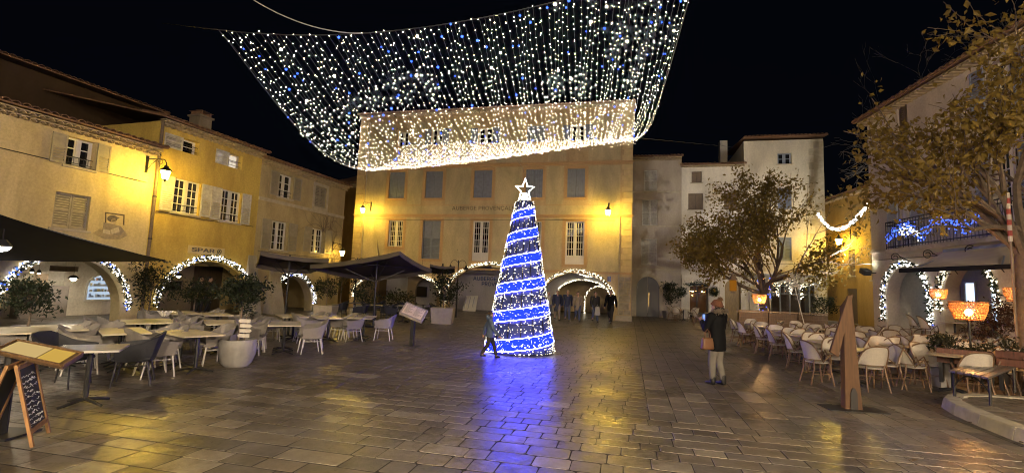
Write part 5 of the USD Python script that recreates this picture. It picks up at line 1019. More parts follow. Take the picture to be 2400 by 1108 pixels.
# dark restaurant tables inside the left inn arch, television on its wall
tv = thing('television', 'dark wall screen inside the left inn arch', 'television', FM.w(FM.uz(955, 695, 3.6)[0], FM.uz(955, 694, 3.6)[1], 3.6), FM.rz); MB().box(0, 1.5, 0, .06, 0, .75).put('casing', M_BLACK, tv); MB().box(.04, 1.46, -.004, -.001, .04, .71).put('screen', M_GLASS, tv)
dt = pedestal_table('dark_table', 'x', .8, .7, 'dark cafe tables under the inn parasols', plain('dark_table_top', (.05, .045, .04), .4)); fl = [True]; pd_ = armchair('dark_chair', 'x', M_NAVY, M_BLACK, 'dark cafe chairs under the inn parasols'); fl2 = [True]
for i, (px, py, Y, lab) in enumerate(((880, 745, 21.5, 'under the wide parasol, left'), (945, 748, 22.0, 'under the wide parasol, middle'), (990, 750, 24.0, 'by the pale square stone pot'), (830, 742, 23.0, 'by the bell lamp post'), (915, 740, 25.5, 'deep in the left inn arch'))):
    P = at(px, py, Y); put_copy(dt, fl, (P[0], P[1], 0), .2 * i, 'dark cafe table ' + lab)
    for k, sn in ((-1, 'left'), (1, 'right')): put_copy(pd_, fl2, (P[0] + k * .65, P[1] + .1 * k, 0), PI / 2 * -k * -1 + rj.uniform(-.2, .2), f'dark cafe chair on the {sn} of the table {lab}')
# stacked blue-lit chairs and a folded board inside the middle arch
u, z = FM.uz(1092, 716, 2.6); P = FM.w(u, 0, 2.2); t = thing('folding_board', 'pale folded board leaning inside the middle inn arch', 'board', P, FM.rz); MB().hexa([(-.1, 0, 0), (.9, -.25, 0), (.9, -.22, 0), (-.1, .03, 0)], [(.1, .1, 1.0), (1.0, -.1, 1.05), (1.0, -.07, 1.05), (.1, .13, 1.0)]).put('panel', M_WHITEWOOD, t)
for k in range(3): MB().bar((.0 + .3 * k, -.06 * k, .1), (.15 + .3 * k, .03 - .06 * k, .95), .05, .03).put('batten', M_GREYPAINT, t)
# ================================================================ terrace, right
M_RATTAN = plain('brown_rattan_cane', (0.15, 0.09, 0.05), 0.5, var=.3, scale=30)
M_WEAVE = plain('white_woven_back', (0.50, 0.46, 0.40), 0.55, var=.12, scale=40, bump=.6, bscale=260)
GB, GR = 'white bistro chairs of the right terrace', 'round tables of the right terrace'
def bistro(name, label, group, weave=M_WEAVE):
    t = thing(name, label, 'bistro chair', (0, 0, 0), 0, group)
    MB().lathe([(.19, .425), (.215, .44), (.215, .452), (.19, .462)], n=20).put('seat', weave, t, smooth=40)
    V, n, lv = [], 15, 7; A = np.linspace(-1.45, 1.45, n)      # back shell: a hooped panel curving round behind the sitter (+y is the back)
    def pt(a, k):
        hgt = .87 - .40 * (abs(a) / 1.45) ** 3.2; z = .50 + (hgt - .50) * k; r = .225 + .05 * k; return (r * math.sin(a) * 1.05, r * math.cos(a) * (1.0 + .12 * k), z)
    for o in (0, .012):
        for j in range(lv):
            for a in A: p = np.array(pt(a, j / (lv - 1))); L = math.hypot(p[0], p[1]); V.append((p[0] * (1 - o / L), p[1] * (1 - o / L), p[2]))
    F = []
    for s_ in (0, 1):
        for j in range(lv - 1):
            for i in range(n - 1): a = s_ * lv * n + j * n + i; q = (a, a + 1, a + n + 1, a + n); F.append(q if s_ == 0 else q[::-1])
    MB().add(V, F).put('back_panel', weave, t, smooth=True)
    rim = [pt(a, 1.0) for a in A]; fr_ = [(rim[0][0], rim[0][1] - .02, .66)]
    MB().tube([(-.20, -.17, .44)] + [(-.262, -.12, .62)] + [tuple(r) for r in rim] + [(.262, -.12, .62), (.20, -.17, .44)], .0155, 6).put('hoop_frame', M_RATTAN, t, smooth=40)
    MB().tube([pt(a, 0.0) for a in A], .010, 5).put('lower_rail', M_RATTAN, t)
    for sx in (-1, 1):
        MB().tube([(sx * .18, -.15, .44), (sx * .215, -.215, 0)], .0155, 6).put('leg', M_RATTAN, t); MB().tube([(sx * .17, .15, .50), (sx * .19, .17, .3), (sx * .215, .245, 0)], .0155, 6).put('leg', M_RATTAN, t)
        MB().tube([(sx * .195, -.18, .22), (sx * .2, .19, .22)], .009, 5).put('stretcher', M_RATTAN, t)
    MB().tube([(-.2, -.19, .25), (.2, -.19, .25)], .009, 5).put('stretcher', M_RATTAN, t); return t
pb_ = bistro('bistro_chair', 'x', GB); fb = [True]; prt = pedestal_table('round_table', 'x', .38, .38, GR, plain('beige_round_top', (.46, .38, .28), .3, var=.1), True); frt = [True]
# raised kerbed terrace in the right corner: a kerb of pale stones
AB = lambda a, b, z=0.0: np.array([*(a * DA + b * DB), z])
KA, KB = 5.05, 10.35
gl = []; names_row = ('front', 'second', 'third', 'fourth', 'fifth', 'sixth'); names_col = ('first', 'second', 'third', 'fourth', 'fifth')
rg = random.Random(12)
for j in range(6):
    for i in range(5):
        a, b = 4.55 + 1.62 * i + .10 * j * 0 + rg.uniform(-.08, .08), 11.75 + 1.62 * j + rg.uniform(-.08, .08)
        if j == 0 and i > 2: continue
        P = AB(a, b); put_copy(prt, frt, P, rg.random(), f'round beige table, {names_col[i]} from the square in the {names_row[j]} row')
        for sn, da, db in (('square', -.60, .05), ('house', .60, -.05), ('near', .05, -.60), ('far', -.05, .60)):
            if i == 0 and j == 0 and sn == 'square': da, db = -.72, -.18
            q = AB(a + da + rg.uniform(-.04, .04), b + db + rg.uniform(-.04, .04)); d = P - q; rz = math.atan2(d[1], d[0]) + PI / 2 + rg.uniform(-.35, .35)
            put_copy(pb_, fb, q, rz, f'white bistro chair, {sn} side of the {names_col[i]} table in the {names_row[j]} row')
# small group by the inn
P = SP(1602, 752); put_copy(prt, frt, P, 0, 'round table standing alone before the arched door of the narrow grey house')
for k, (a_, sn) in enumerate(((.4, 'right'), (1.7, 'far'), (2.9, 'left'), (3.8, 'near left'), (5.4, 'near right'))):
    q = P + [.72 * math.cos(a_), .72 * math.sin(a_), 0]; put_copy(pb_, fb, q, a_ - PI / 2, f'white bistro chair, {sn} of the lone table by the arched door')
P = SP(1668, 752, 27.0); put_copy(prt, frt, P, 0, 'round table half hidden behind the photographing person')
for a_, sn in ((2.9, 'left'), (.3, 'right')): q = P + [.7 * math.cos(a_), .7 * math.sin(a_), 0]; put_copy(pb_, fb, q, a_ - PI / 2, f'white bistro chair on the {sn} of the table behind the photographing person')
# platform of the cafe by the balcony house, with its own few chairs
plat = MB().hexa([AB(9.2, 17.6, -.05), AB(18, 17.6, -.05), AB(18, 24, -.05), AB(9.2, 24, -.05)], [AB(9.2, 17.6, .42), AB(18, 17.6, .42), AB(18, 24, .42), AB(9.2, 24, .42)]).put('cafe_platform', wood('grey_deck_wood', (.16, .13, .10)), None, kind='structure', label='low timber deck before the balcony house')
for i, (a, b) in enumerate(((9.9, 18.3), (11.3, 18.4), (12.8, 18.3), (10.4, 20.0), (12.0, 20.1))):
    P = AB(a, b, .42); put_copy(prt, frt, P, 0, f'round table on the deck before the balcony house, {("first", "second", "third", "fourth", "fifth")[i]} from the alley end')
    for sn, da in (('alley', -.62), ('cafe', .62)): q = AB(a + da, b + .1, .42); d = P - q; put_copy(pb_, fb, q, math.atan2(d[1], d[0]) + PI / 2 + rg.uniform(-.3, .3), f'white bistro chair, {sn} side of the {("first", "second", "third", "fourth", "fifth")[i]} deck table')
# timber screen boxes in front of the tree
for i, (px0, px1, Y, lab) in enumerate(((1732, 1800, 21.4, 'left'), (1802, 1868, 21.0, 'middle'), (1872, 1940, 20.6, 'right'))):
    a, b = at(px0, 740, Y), at(px1, 740, Y - .3); d = b - a; L = math.hypot(d[0], d[1]); t = thing('timber_planter', f'long low timber planter box at the foot of the yellow-leaved tree, {lab} of three', 'planter', (a[0], a[1], 0), math.atan2(d[1], d[0]), 'timber planters round the tree')
    for k in range(5): MB().box(0, L, -.02 - .004 * (k % 2), .02, .06 + k * .2, .24 + k * .2).put('board', wood('brown_deck_board', (.13, .08, .045)), t)
    MB().box(.01, L - .01, .021, .45, .05, 1.0).put('soil_box', M_BROWNWOOD, t); MB().box(-.02, L + .02, -.05, .5, 1.065, 1.11).put('capping', wood('cap_board', (.28, .20, .13)), t)
# kerb stones and raised paving at the right front
kp = [AB(6.9, 10.75), AB(6.0, 10.7), AB(5.45, 10.45), AB(5.15, 10.0), AB(5.0, 9.4), AB(4.92, 8.7), AB(4.9, 8.0), AB(4.95, 7.2), AB(5.1, 6.4), AB(5.3, 5.4), AB(5.6, 4.4)]
cen = AB(8.5, 7.5); t = tag(UsdGeom.Xform.Define(stage, '/World/raised_terrace').GetPrim(), 'raised paved corner with a pale curved stone kerb', kind='structure')
for i in range(len(kp) - 1):
    p, q = kp[i], kp[i + 1]; ip, iq = p + (cen - p) / np.linalg.norm(cen - p) * .26, q + (cen - q) / np.linalg.norm(cen - q) * .26; g = (q - p) * .012; tp = np.array([0, 0, .17])
    bp, bq = p + (cen - p) * .008, q + (cen - q) * .008
    MB().hexa([p + g, q - g, iq - g, ip + g], [bp + g + tp * .86, bq - g + tp * .86, iq - g + tp * .86, ip + g + tp * .86]).hexa([bp + g + tp * .86, bq - g + tp * .86, iq - g + tp * .86, ip + g + tp * .86], [bp + (cen - p) * .004 + g + tp, bq + (cen - q) * .004 - g + tp, iq - g + tp, ip + g + tp]).put('kerb_stone', M_STONE, t)
inner = Polygon([tuple((p + (cen - p) / np.linalg.norm(cen - p) * .27)[:2]) for p in kp] + [tuple(AB(13, 4.4)[:2]), tuple(AB(13, 10.75)[:2])]).buffer(0)
MB().flat(inner, .02, .135).put('terrace_bed', M_JOINT, t)
rs2 = random.Random(4); b = 4.4
while b < 10.7:
    rh = rs2.uniform(.26, .36); a = 4.9 + rs2.random() * .3
    while a < 13:
        l = rs2.uniform(.35, .8); pg = Polygon([tuple(AB(a, b)[:2]), tuple(AB(a + l, b)[:2]), tuple(AB(a + l, b + rh)[:2]), tuple(AB(a, b + rh)[:2])]).buffer(-.008).intersection(inner)
        if pg.area > .02 and pg.geom_type == 'Polygon': MB().flat(pg.simplify(.002), .137, .158 + rs2.uniform(0, .006)).put('paving_stone', PM[rs2.choice((0, 1, 2, 3, 4))], t)
        a += l
    b += rh
# slatted bench with iron legs
t = thing('slatted_bench', 'dark slatted bench seat with curved iron legs on the raised corner', 'bench', (0, 0, 0)); c_ = [G(2206, 862, .60), G(2312, 886, .60), G(2392, 851, .60)]
o = G(2222, 866, .62); e1 = G(2318, 884, .62) - o; e2 = G(2385, 858, .62) - G(2318, 884, .62); e1[2] = e2[2] = 0; wd2 = wood('grey_bench_slat', (.13, .12, .11), .35)
for k in range(5):
    p = o + e1 * (k / 5 + .02); q = o + e1 * ((k + 1) / 5 - .02); MB().hexa([p + [0, 0, -.03], q + [0, 0, -.03], q + e2 + [0, 0, -.03], p + e2 + [0, 0, -.03]], [p, q, q + e2, p + e2]).put('slat', wd2, t)
for p in (o + e1 * .06 + e2 * .08, o + e1 * .94 + e2 * .08, o + e1 * .06 + e2 * .92, o + e1 * .94 + e2 * .92): MB().tube([p - [0, 0, .03], p - [0, 0, .3], np.array([p[0], p[1], .155])], [.022, .018, .022], 6).put('leg', M_IRON, t)
for s_ in (.08, .92):
    p, q = o + e1 * .06 + e2 * s_, o + e1 * .94 + e2 * s_; MB().tube([p + (q - p) * k - [0, 0, .06 + .22 * (2 * k - 1) ** 2] for k in np.linspace(0, 1, 11)], .012, 5).put('brace', M_IRON, t)
# reddish flower boxes with shrubs
def flower_box(label, px0, px1, y, Y0, Y1, z0, hgt, seed, dep=.45):
    a, b = at(px0, y, Y0), at(px1, y, Y1); d = b - a; L = math.hypot(d[0], d[1]); t = thing('flower_box', label, 'flower box', (a[0], a[1], z0), math.atan2(d[1], d[0]), None); wm = wood('red_stained_board', (.13, .046, .025))
    for k in range(2): MB().box(0, L, -.015, .015, .03 + k * hgt / 2, .015 + (k + 1) * hgt / 2).put('board', wm, t)
    MB().box(.003, .03, .016, dep - .016, .03, hgt).put('end_board', wm, t); MB().box(L - .03, L - .003, .016, dep - .016, .03, hgt).put('end_board', wm, t); MB().box(0, L, dep - .015, dep, .03, hgt).put('back_board', wm, t); MB().box(.03, L - .03, .016, dep - .016, hgt - .1, hgt - .07).put('soil', M_BROWNWOOD, t)
    for x in (.05, L - .05): MB().box(x - .03, x + .03, .02, dep - .02, -z0 + .15 if z0 > .15 else 0, .03).put('leg', M_BLACK, t)
    rr = np.random.default_rng(seed); n = int(L * 420); C = np.stack([rr.uniform(0, L, n), rr.uniform(-.02, dep, n), hgt + np.abs(rr.normal(0, .11, n))], 1); C[:, 2] += .08 * np.sin(C[:, 0] * 7 + seed)
    MB().leaves(C, .075, -.2, rr, 2.0).put('plants', leafmat('box_plant_leaf', (0.03, 0.028, 0.012), (0.10, 0.065, 0.025), .25), t, kind='stuff')
flower_box('red stained flower box with dark plants behind the slatted bench', 2196, 2330, 850, 10.2, 9.6, .52, .30, 1)
flower_box('red stained flower box at the right edge beyond the slatted bench', 2334, 2440, 840, 9.5, 9.0, .58, .30, 2)
t_ = SP(2204, 830, 10.5); shrub('potted_shrub', 'round dark tuft at the near end of the red flower boxes', t_, .92, .22, .20, 420, 'square', .14, .62, .07, 61)
P = SP(2330, 730, 13.2); shrub('potted_shrub', 'large reddish brown bush beside the glowing wicker lamp', P, 1.35, 1.0, .55, 1600, 'square', .5, .7, .085, 62, mat=leafmat('copper_leaf', (0.06, 0.025, 0.012), (0.14, 0.06, 0.025), .3))
# wooden post with a slanting plank
P = SP(1996, 958); t = thing('wooden_post', 'thick orange timber post with a slanting plank on a dark steel plate', 'post', P, -.12); wp = wood('orange_larch', (.115, .055, .022), .7, (7, 7, .5))
MB().hexa([(-.125, -.07, .012), (.125, -.07, .012), (.125, .07, .012), (-.125, .07, .012)], [(-.10, -.06, 1.62), (.02, -.06, 1.80), (.02, .06, 1.80), (-.10, .06, 1.62)]).put('post', wp, t)
MB().hexa([(-.36, -.135, .90), (-.24, -.135, .82), (-.24, -.085, .82), (-.36, -.085, .90)], [(-.06, -.125, 1.80), (.015, -.125, 1.83), (.015, -.072, 1.83), (-.06, -.072, 1.80)]).put('slanting_plank', wp, t)
MB().hexa([(-.42, -.22, 0), (.45, -.22, 0), (.45, .22, 0), (-.42, .22, 0)], [(-.42, -.22, .012), (.45, -.22, .012), (.45, .22, .012), (-.42, .22, .012)]).put('base_plate', M_BLACK, t)
MB().poly(Polygon([(-.055, .013), (.055, .013), (.05, .26), (.02, .34), (-.02, .34), (-.05, .26)]), -.085, -.072).put('steel_bracket', M_BLACK, t)
# cafe awning and striped pole
a, b, c, d = at(2108, 634, 13.3), at(2372, 624, 11.0), at(2372, 575, 12.9), at(2213, 590, 14.7)
t = thing('cafe_awning', 'wide sand coloured awning sloping over the cafe terrace', 'awning', (a[0], a[1], 0)); o = np.array([a[0], a[1], 0]); V, k = [], 9
for j in range(k + 1):
    for i in range(k + 1):
        u, v = i / k, j / k; p = a + (b - a) * u; q = d + (c - d) * u; V.append(p + (q - p) * v - [0, 0, .07 * math.sin(PI * v)] - o)
MB().add(V, [(j * (k + 1) + i, j * (k + 1) + i + 1, (j + 1) * (k + 1) + i + 1, (j + 1) * (k + 1) + i) for j in range(k) for i in range(k)]).put('canopy', M_CANVAS_C, t, smooth=True)
MB().bar(a - o, b - o, .06, .11).put('front_rail', M_CANVAS_D, t); MB().bar(d - o, c - o, .10, .14).put('cassette', M_GREYPAINT, t)
for s_ in (.08, .92): MB().bar(a + (b - a) * s_ - o + [0, 0, -.03], d + (c - d) * s_ - o + [0, 0, -.12], .035, .045).put('folding_arm', M_GREYPAINT, t)
P = at(2368, 560, 10.2); Pz = at(2363, 452, 10.2)[2]; t = thing('striped_pole', 'red and white striped pole in the leaves above the awning', 'pole', (P[0], P[1], 0))
n = 9; z = np.linspace(at(2368, 566, 10.2)[2], Pz, n + 1)
MB().tube([(0, 0, 0), (0, 0, z[0])], .022, 8).put('lower_pole', M_BROWNWOOD, t)
for i in range(n): MB().tube([(0, 0, z[i]), (0, 0, z[i + 1])], .038, 10).put('stripe', plain('red_stripe', (.22, .03, .025), .7) if i % 2 else plain('white_stripe', (.36, .33, .29), .7), t)
# wicker lamps
M_FLAME = emit('amber_bulb', (1.0, 0.47, 0.13), 110.0); M_WICK = leafmat('amber_wicker', (.55, .34, .17), (.62, .40, .2), .5)
def wicker(label, P, r, hgt, hang=None, stand=None, power=None):
    t = thing('wicker_lamp', label, 'lamp', P, 0, 'glowing wicker basket lamps'); m = MB()
    prof = lambda k: r * (1.0 - .28 * k ** 2)
    for k in range(28):
        for s_ in (-1, 1): m.tube([(prof(j / 6) * math.cos(k * PI / 14 + s_ * j * .12), prof(j / 6) * math.sin(k * PI / 14 + s_ * j * .12), -hgt * j / 6) for j in range(7)], r * .022, 3)
    for j in range(7): m.tube([(prof(j / 6) * math.cos(a) * 1.01, prof(j / 6) * math.sin(a) * 1.01, -hgt * j / 6) for a in np.linspace(0, 2 * PI, 29)[:-1]], r * (.05 if j in (0, 6) else .02), 4, closed=True)
    m.put('basket_shade', M_WICK, t, kind='stuff'); MB().ico((0, 0, -hgt * .6), r * .22, 1).put('bulb', power or M_FLAME, t)
    if hang: MB().tube([(0, 0, 0), (0, 0, hang)], .008, 4).put('flex', M_BLACK, t)
    if stand: MB().tube([(0, 0, -hgt), (0, 0, -stand)], .02, 6).put('stem', M_IRON, t); MB().lathe([(.16, -stand), (.15, -stand + .03), (.03, -stand + .04)], n=12).put('base', M_IRON, t)
wicker('largest glowing wicker lamp above the red flower boxes', at(2269, 708, 10.6), .32, .36, stand=at(2269, 708, 10.6)[2] - .14)
wicker('small glowing wicker lamp at the foot of the yellow-leaved tree', at(1780, 690, 20.3), .26, .36, stand=.55, power=emit('bright_amber_bulb', (1.0, .55, .2), 170.0))
wicker('glowing wicker lamp under the left end of the awning', at(2199, 678, 14.0), .20, .26, hang=.5)
wicker('glowing wicker lamp at the right frame edge under the awning', at(2386, 675, 10.8), .24, .28, hang=.5)
# snowflake ornament on a pole, hanging orange lantern
P = at(1864, 657, 20.0); t = thing('snowflake_ornament', 'large white snowflake ornament on a thin pole right of the tree', 'ornament', P); m = MB()
for k in range(6):
    a = k * PI / 3; d = np.array([math.cos(a), 0, math.sin(a)]); s_ = np.array([-math.sin(a), 0, math.cos(a)]); m.bar(np.zeros(3), d * .34, .05, .03, (0, 1, 0))
    for r in (.16, .26): m.bar(d * r, d * (r + .09) + s_ * .09, .035, .03, (0, 1, 0)); m.bar(d * r, d * (r + .09) - s_ * .09, .035, .03, (0, 1, 0))
m.put('flake', plain('white_ornament', (.7, .68, .62), .5), t); MB().tube([(0, .03, -.3), (.45, .06, -P[2] + .3)], .014, 5).put('pole', M_WHITEMETAL, t)
P = at(1718, 668, 21.5); t = thing('hanging_lantern', 'orange paper house lantern hanging from a branch left of the trunk', 'lantern', P); MB().box(-.11, .11, -.11, .11, -.25, .22).put('lantern_body', emit('orange_paper_glow', (1.0, .36, .03), .07), t); MB().hexa([(-.16, -.16, .221), (.16, -.16, .221), (.16, .16, .221), (-.16, .16, .221)], [(-.02, -.02, .5), (.02, -.02, .5), (.02, .02, .5), (-.02, .02, .5)]).put('lantern_roof', M_BROWNWOOD, t); MB().tube([(0, 0, .5), (0, 0, 1.3)], .006, 4).put('cord', M_BLACK, t)
for k in range(3): MB().lathe([(.001, -.05), (.03, 0), (.001, .05)], (-.08 + .08 * k, 0, -.32), 6).put('pendant', M_BROWNWOOD, t)
# wreath balls and tubs at the shopfronts
def ball(label, px, py, fr, r, seed, lights=14, hang=True):
    u, z = fr.uz(px, py, -.35); P = fr.w(u, z, -.35); t = thing('wreath_ball', label, 'wreath ball', P); rr = np.random.default_rng(seed); d = rr.normal(size=(420, 3)); d /= np.linalg.norm(d, axis=1, keepdims=True)
    MB().leaves(d * r * rr.uniform(.4, .85, (420, 1)), .13, 0, rr, 3).put('fir_sprays', M_FIR, t, kind='stuff'); MB().many(d[:lights] * r, .02).put('bulbs', emit_varied('dim_bulb', (1.0, .9, .7), .5), t, kind='stuff'); MB().tube([(0, 0, 0), (0, 0, r + .5)], .01, 4).put('hanger', M_BLACK, t)
ball('fir ball hanging left of the dark shop window', 1598, 683, FB, .42, 1); ball('fir ball hanging right of the dark shop window', 1674, 683, FB, .42, 2)
P = SP(1570, 742, 33.5); shrub('potted_shrub', 'dark shrub against the wall right of the arched grey house door', P, 1.75, .7, .85, 900, 'square', .4, .5, .14, 63)
P = SP(1932, 742, 26.0); shrub('potted_shrub', 'round bush dotted with tiny lights at the tower corner', P, 1.35, .65, .60, 900, 'square', .42, .6, .11, 64)
# shop lights
for i, px in enumerate((1616, 1623, 1633, 1645)): shade_lamp(f'small warm bulb in the dark shop window, {("first", "second", "third", "fourth")[i]} from the left', inroom(hwh, px, 682, 1.4), emit('shop_bulb', (1.0, .55, .18), 26.0), .11, .4)
sw = [inroom(hwh, 1606 + 58 * t_, 664 + 4 * math.sin(t_ * 9), -.25) for t_ in np.linspace(0, 1, 14)]; garland('shop_garland', 'dark fir garland along the top of the shop window left of the tree', sw, (120, 9), .16, None, emit_varied('dim_bulb', (1.0, .9, .7), .5), seed=51)
sw = [inroom(htw, 1812 + 115 * t_, 664 + 5 * math.sin(t_ * 12), -.35) for t_ in np.linspace(0, 1, 18)]; garland('shop_garland', 'lit fir garland along the grey shopfront right of the tree', sw, (90, 18), .16, None, M_BULB, seed=52)
for i, (px, y0, y1) in enumerate(((1822, 668, 694), (1879, 668, 700), (1853, 668, 690))):
    sw = [inroom(htw, px + (k % 2), y0 + (y1 - y0) * k / 6, -.3) for k in range(7)]; garland('light_drop', f'vertical light drop on the grey shopfront, {("left", "right", "middle")[i]} one', sw, (0, 34), .10, None, M_BULB, seed=53 + i, bulb_r=.03)
# lights over the alley
a, b = at(1917, 500, 29.0), FR.w(0.1, FR.uz(2040, 478)[1], -.1); garland('alley_garland', 'white light swag slung over the alley from the tree to the balcony house', [a + (b - a) * t_ - np.array([0, 0, 1.15 * 4 * t_ * (1 - t_) * (1 - .25 * t_)]) for t_ in np.linspace(0, 1, 20)], (0, 46), .08, None, M_BULBCOOL, seed=56, bulb_r=.032)
a, b = FB.w(uB[3] - .2, FB.uz(1936, 620)[1], -.05), FR.w(.1, FR.uz(2050, 618)[1], -.05); cable('thin pale wire crossing the alley at first floor height', [a, (a + b) / 2 - [0, 0, .05], b], .012, pale)
# round hanging sign at the tower corner
P = FB.w(uB[3] + .12, FB.uz(1940, 632)[1], -.3); t = thing('round_sign', 'round pale shop sign bracketed at the tower corner', 'sign', P, FB.rz); m = MB(); m.tube([(0, -.02, 0), (0, .02, 0)], .42, 20); m.put('disc', plain('pale_disc', (.33, .30, .25), .6), t); MB().tube([(-.12, .1, .2), (0, 0, .45)], .02, 5).put('bracket', M_IRON, t)
# floodlights
def flood(label, P, aim_at, c, foot):
    aim = aim_at - P; aim /= np.linalg.norm(aim); t = thing('floodlight', label, 'floodlight', P); s_ = np.cross(aim, (0, 0, 1)); s_ /= np.linalg.norm(s_); u_ = np.cross(s_, aim)
    c_ = [aim * .05 + s_ * x + u_ * z for x, z in ((-.13, -.09), (.13, -.09), (.13, .09), (-.13, .09))]; MB().hexa([q - aim * .14 for q in c_], [q - aim * .004 for q in c_]).put('housing', M_BLACK, t); MB().add(c_, [(0, 1, 2, 3)]).put('lens', c, t)
    for x in (-.135, .135): hd = MB(); hd.hexa([aim * k + s_ * (x + e) + u_ * z for k, e, z in ((-.08, 0, -.1), (.30, 0, -.1), (.30, .006, -.1), (-.08, .006, -.1))], [aim * k + s_ * (x + e) + u_ * z for k, e, z in ((-.08, 0, .1), (.30, 0, .1), (.30, .006, .1), (-.08, .006, .1))]).put('visor', M_BLACK, t)
    for z in (-.10, .10): MB().hexa([aim * k + s_ * x + u_ * z for k, x in ((-.08, -.13), (.30, -.13), (.30, .13), (-.08, .13))], [aim * k + s_ * x + u_ * (z + .006) for k, x in ((-.08, -.13), (.30, -.13), (.30, .13), (-.08, .13))]).put('visor', M_BLACK, t)
    MB().tube([-aim * .08, foot - P], .02, 5).put('bracket', M_IRON, t)
z = FR.uz(2057, 639)[1]; flood('small floodlight on the corner of the balcony house', FR.w(.25, z, -.35), at(1790, 500, 32.0), emit('flood_glow', (1.0, .90, .74), 3200.0), FR.w(.25, z, 0))
# fallen leaves
rl_ = np.random.default_rng(91); n = 520; C = np.array([AB(a, b) for a, b in zip(rl_.uniform(2.4, 11, n), rl_.uniform(4.5, 20, n))]); C[:, 2] = .012 + .02 * rl_.random(n); C = C[~np.array([shapely.contains_xy(inner, c[0], c[1]) for c in C])]
C2 = np.array([[*p, .175] for p in (AB(rl_.uniform(5.2, 9), rl_.uniform(5, 10.4))[:2] for _ in range(160))])
d = MB(); d.leaves(np.vstack([C, C2]), .085, 0, rl_, 1.8); v = d.V[0].reshape(-1, 4, 3); v[:, :, 2] = v[:, :1, 2] + (v[:, :, 2] - v[:, :1, 2]) * .12; d.V[0] = v.reshape(-1, 3)
d.put('fallen_leaves', leafmat('fallen_leaf', (.10, .06, .02), (.28, .18, .05), .1), None, kind='stuff', label='fallen yellow leaves scattered on the right paving')
# ================================================================ trees
def grow(rr, segs, tips, p, d, r, L, depth, maxd, spread, up=.12):
    n = 5; pts, rad = [p], [r]
    for k in range(n):
        d = d + rr.normal(0, .10, 3) + np.array([0, 0, up * .15]); d /= np.linalg.norm(d); p = p + d * L / n; pts.append(p); rad.append(r * (1 - .42 * (k + 1) / n))
    segs.append((pts, rad))
    if depth >= maxd: tips.append((pts, L)); return
    if depth >= maxd - 1: tips.append((pts, L))
    for c in range(rr.integers(2, 4) + (depth == 0)):
        q = rr.normal(size=3); q -= d * (q @ d); q /= np.linalg.norm(q) + 1e-9; ang = spread * rr.uniform(.55, 1.2); nd = d * math.cos(ang) + q * math.sin(ang); nd[2] += up; nd /= np.linalg.norm(nd)
        k = rr.integers(3, n + 1); grow(rr, segs, tips, pts[k], nd, rad[k] * rr.uniform(.55, .75), L * rr.uniform(.62, .85), depth + 1, maxd, spread, up)
M_BARK = plain('grey_brown_bark', (0.10, 0.075, 0.055), .9, var=.4, scale=10, bump=.7, bscale=35)
M_LEAFY = leafmat('autumn_yellow_leaf', (.20, .15, .04), (.55, .42, .12), .5, (.72, .48, .13))
# centre right tree
rt = np.random.default_rng(23); P = SP(1792, 740, 22.6); t = thing('autumn_tree', 'broad yellow-leaved tree before the white house, lights round its trunk', 'tree', P); px2m = 22.6 / FPX
segs, tips = [], []; fork = np.array([-.03, 0, 2.2]); MB().tube([(0, 0, 0), (.05, 0, .8), (.02, 0, 1.5), fork], [.30, .23, .20, .19], 10).put('trunk', M_BARK, t, smooth=40)
lim = [((-.92, .25, .50), 2.3, .095), ((-.55, -.5, .85), 2.3, .09), ((-.12, .2, 1.15), 2.7, .11), ((.45, -.3, 1.0), 2.5, .10), ((.95, .2, .62), 2.6, .095), ((.3, .75, .9), 2.2, .09), ((-.35, .75, .7), 2.2, .08), ((-.98, -.2, .22), 2.0, .07), ((.15, -.85, .7), 2.1, .08)]
for d, L, r in lim:
    d = np.array(d); grow(rt, segs, tips, fork - np.array([0, 0, rt.uniform(0, .5)]), d / np.linalg.norm(d), r, L, 0, 3, .62, .05)
m = MB(); [m.tube(p, np.maximum(r, .006), 5) for p, r in segs]; m.put('limbs', M_BARK, t)
C = []
for pts, L in tips:
    pts = np.array(pts); k = rt.integers(36, 62); i = rt.integers(1, len(pts), k); cl = pts[i] + rt.normal(0, .17, (k, 3)); C.append(cl)
C = np.vstack(C); keep = ~((C[:, 0] > 1.3) & (C[:, 2] > 3.2) & (rt.random(len(C)) < .82)); C = C[keep]      # the right top has lost its leaves
C = C[(C[:, 0] > -3.9) & (C[:, 2] > 1.7)]
MB().leaves(C, .155, .7, rt, 2.0).put('crown', M_LEAFY, t, kind='stuff'); print('tree leaves', len(C), C.min(0), C.max(0))
lb = thing('trunk_lights', 'blue and amber fairy lights wound round the trunk of the yellow-leaved tree', 'light string', P); a = rt.uniform(0, 2 * PI, 90); z = rt.uniform(.9, 2.6, 90)
ct_ = np.stack([.26 * np.cos(a), .26 * np.sin(a), z], 1); ct_[60:] = rt.normal(0, .5, (30, 3)) * [1, .4, .5] + [0, -.2, 2.3]
o_ = np.argsort(ct_[:, 2]); MB().tube(ct_[np.argsort(z[:60])], .005, 3).put('cable', M_BLACK, lb); MB().many(ct_[:45], .022).put('blue_bulbs', M_BULBBLUE, lb, kind='stuff'); MB().many(ct_[45:], .020).put('amber_bulbs', emit_varied('amber_fairy_bulb', (1.0, .55, .2), 1.6), lb, kind='stuff')
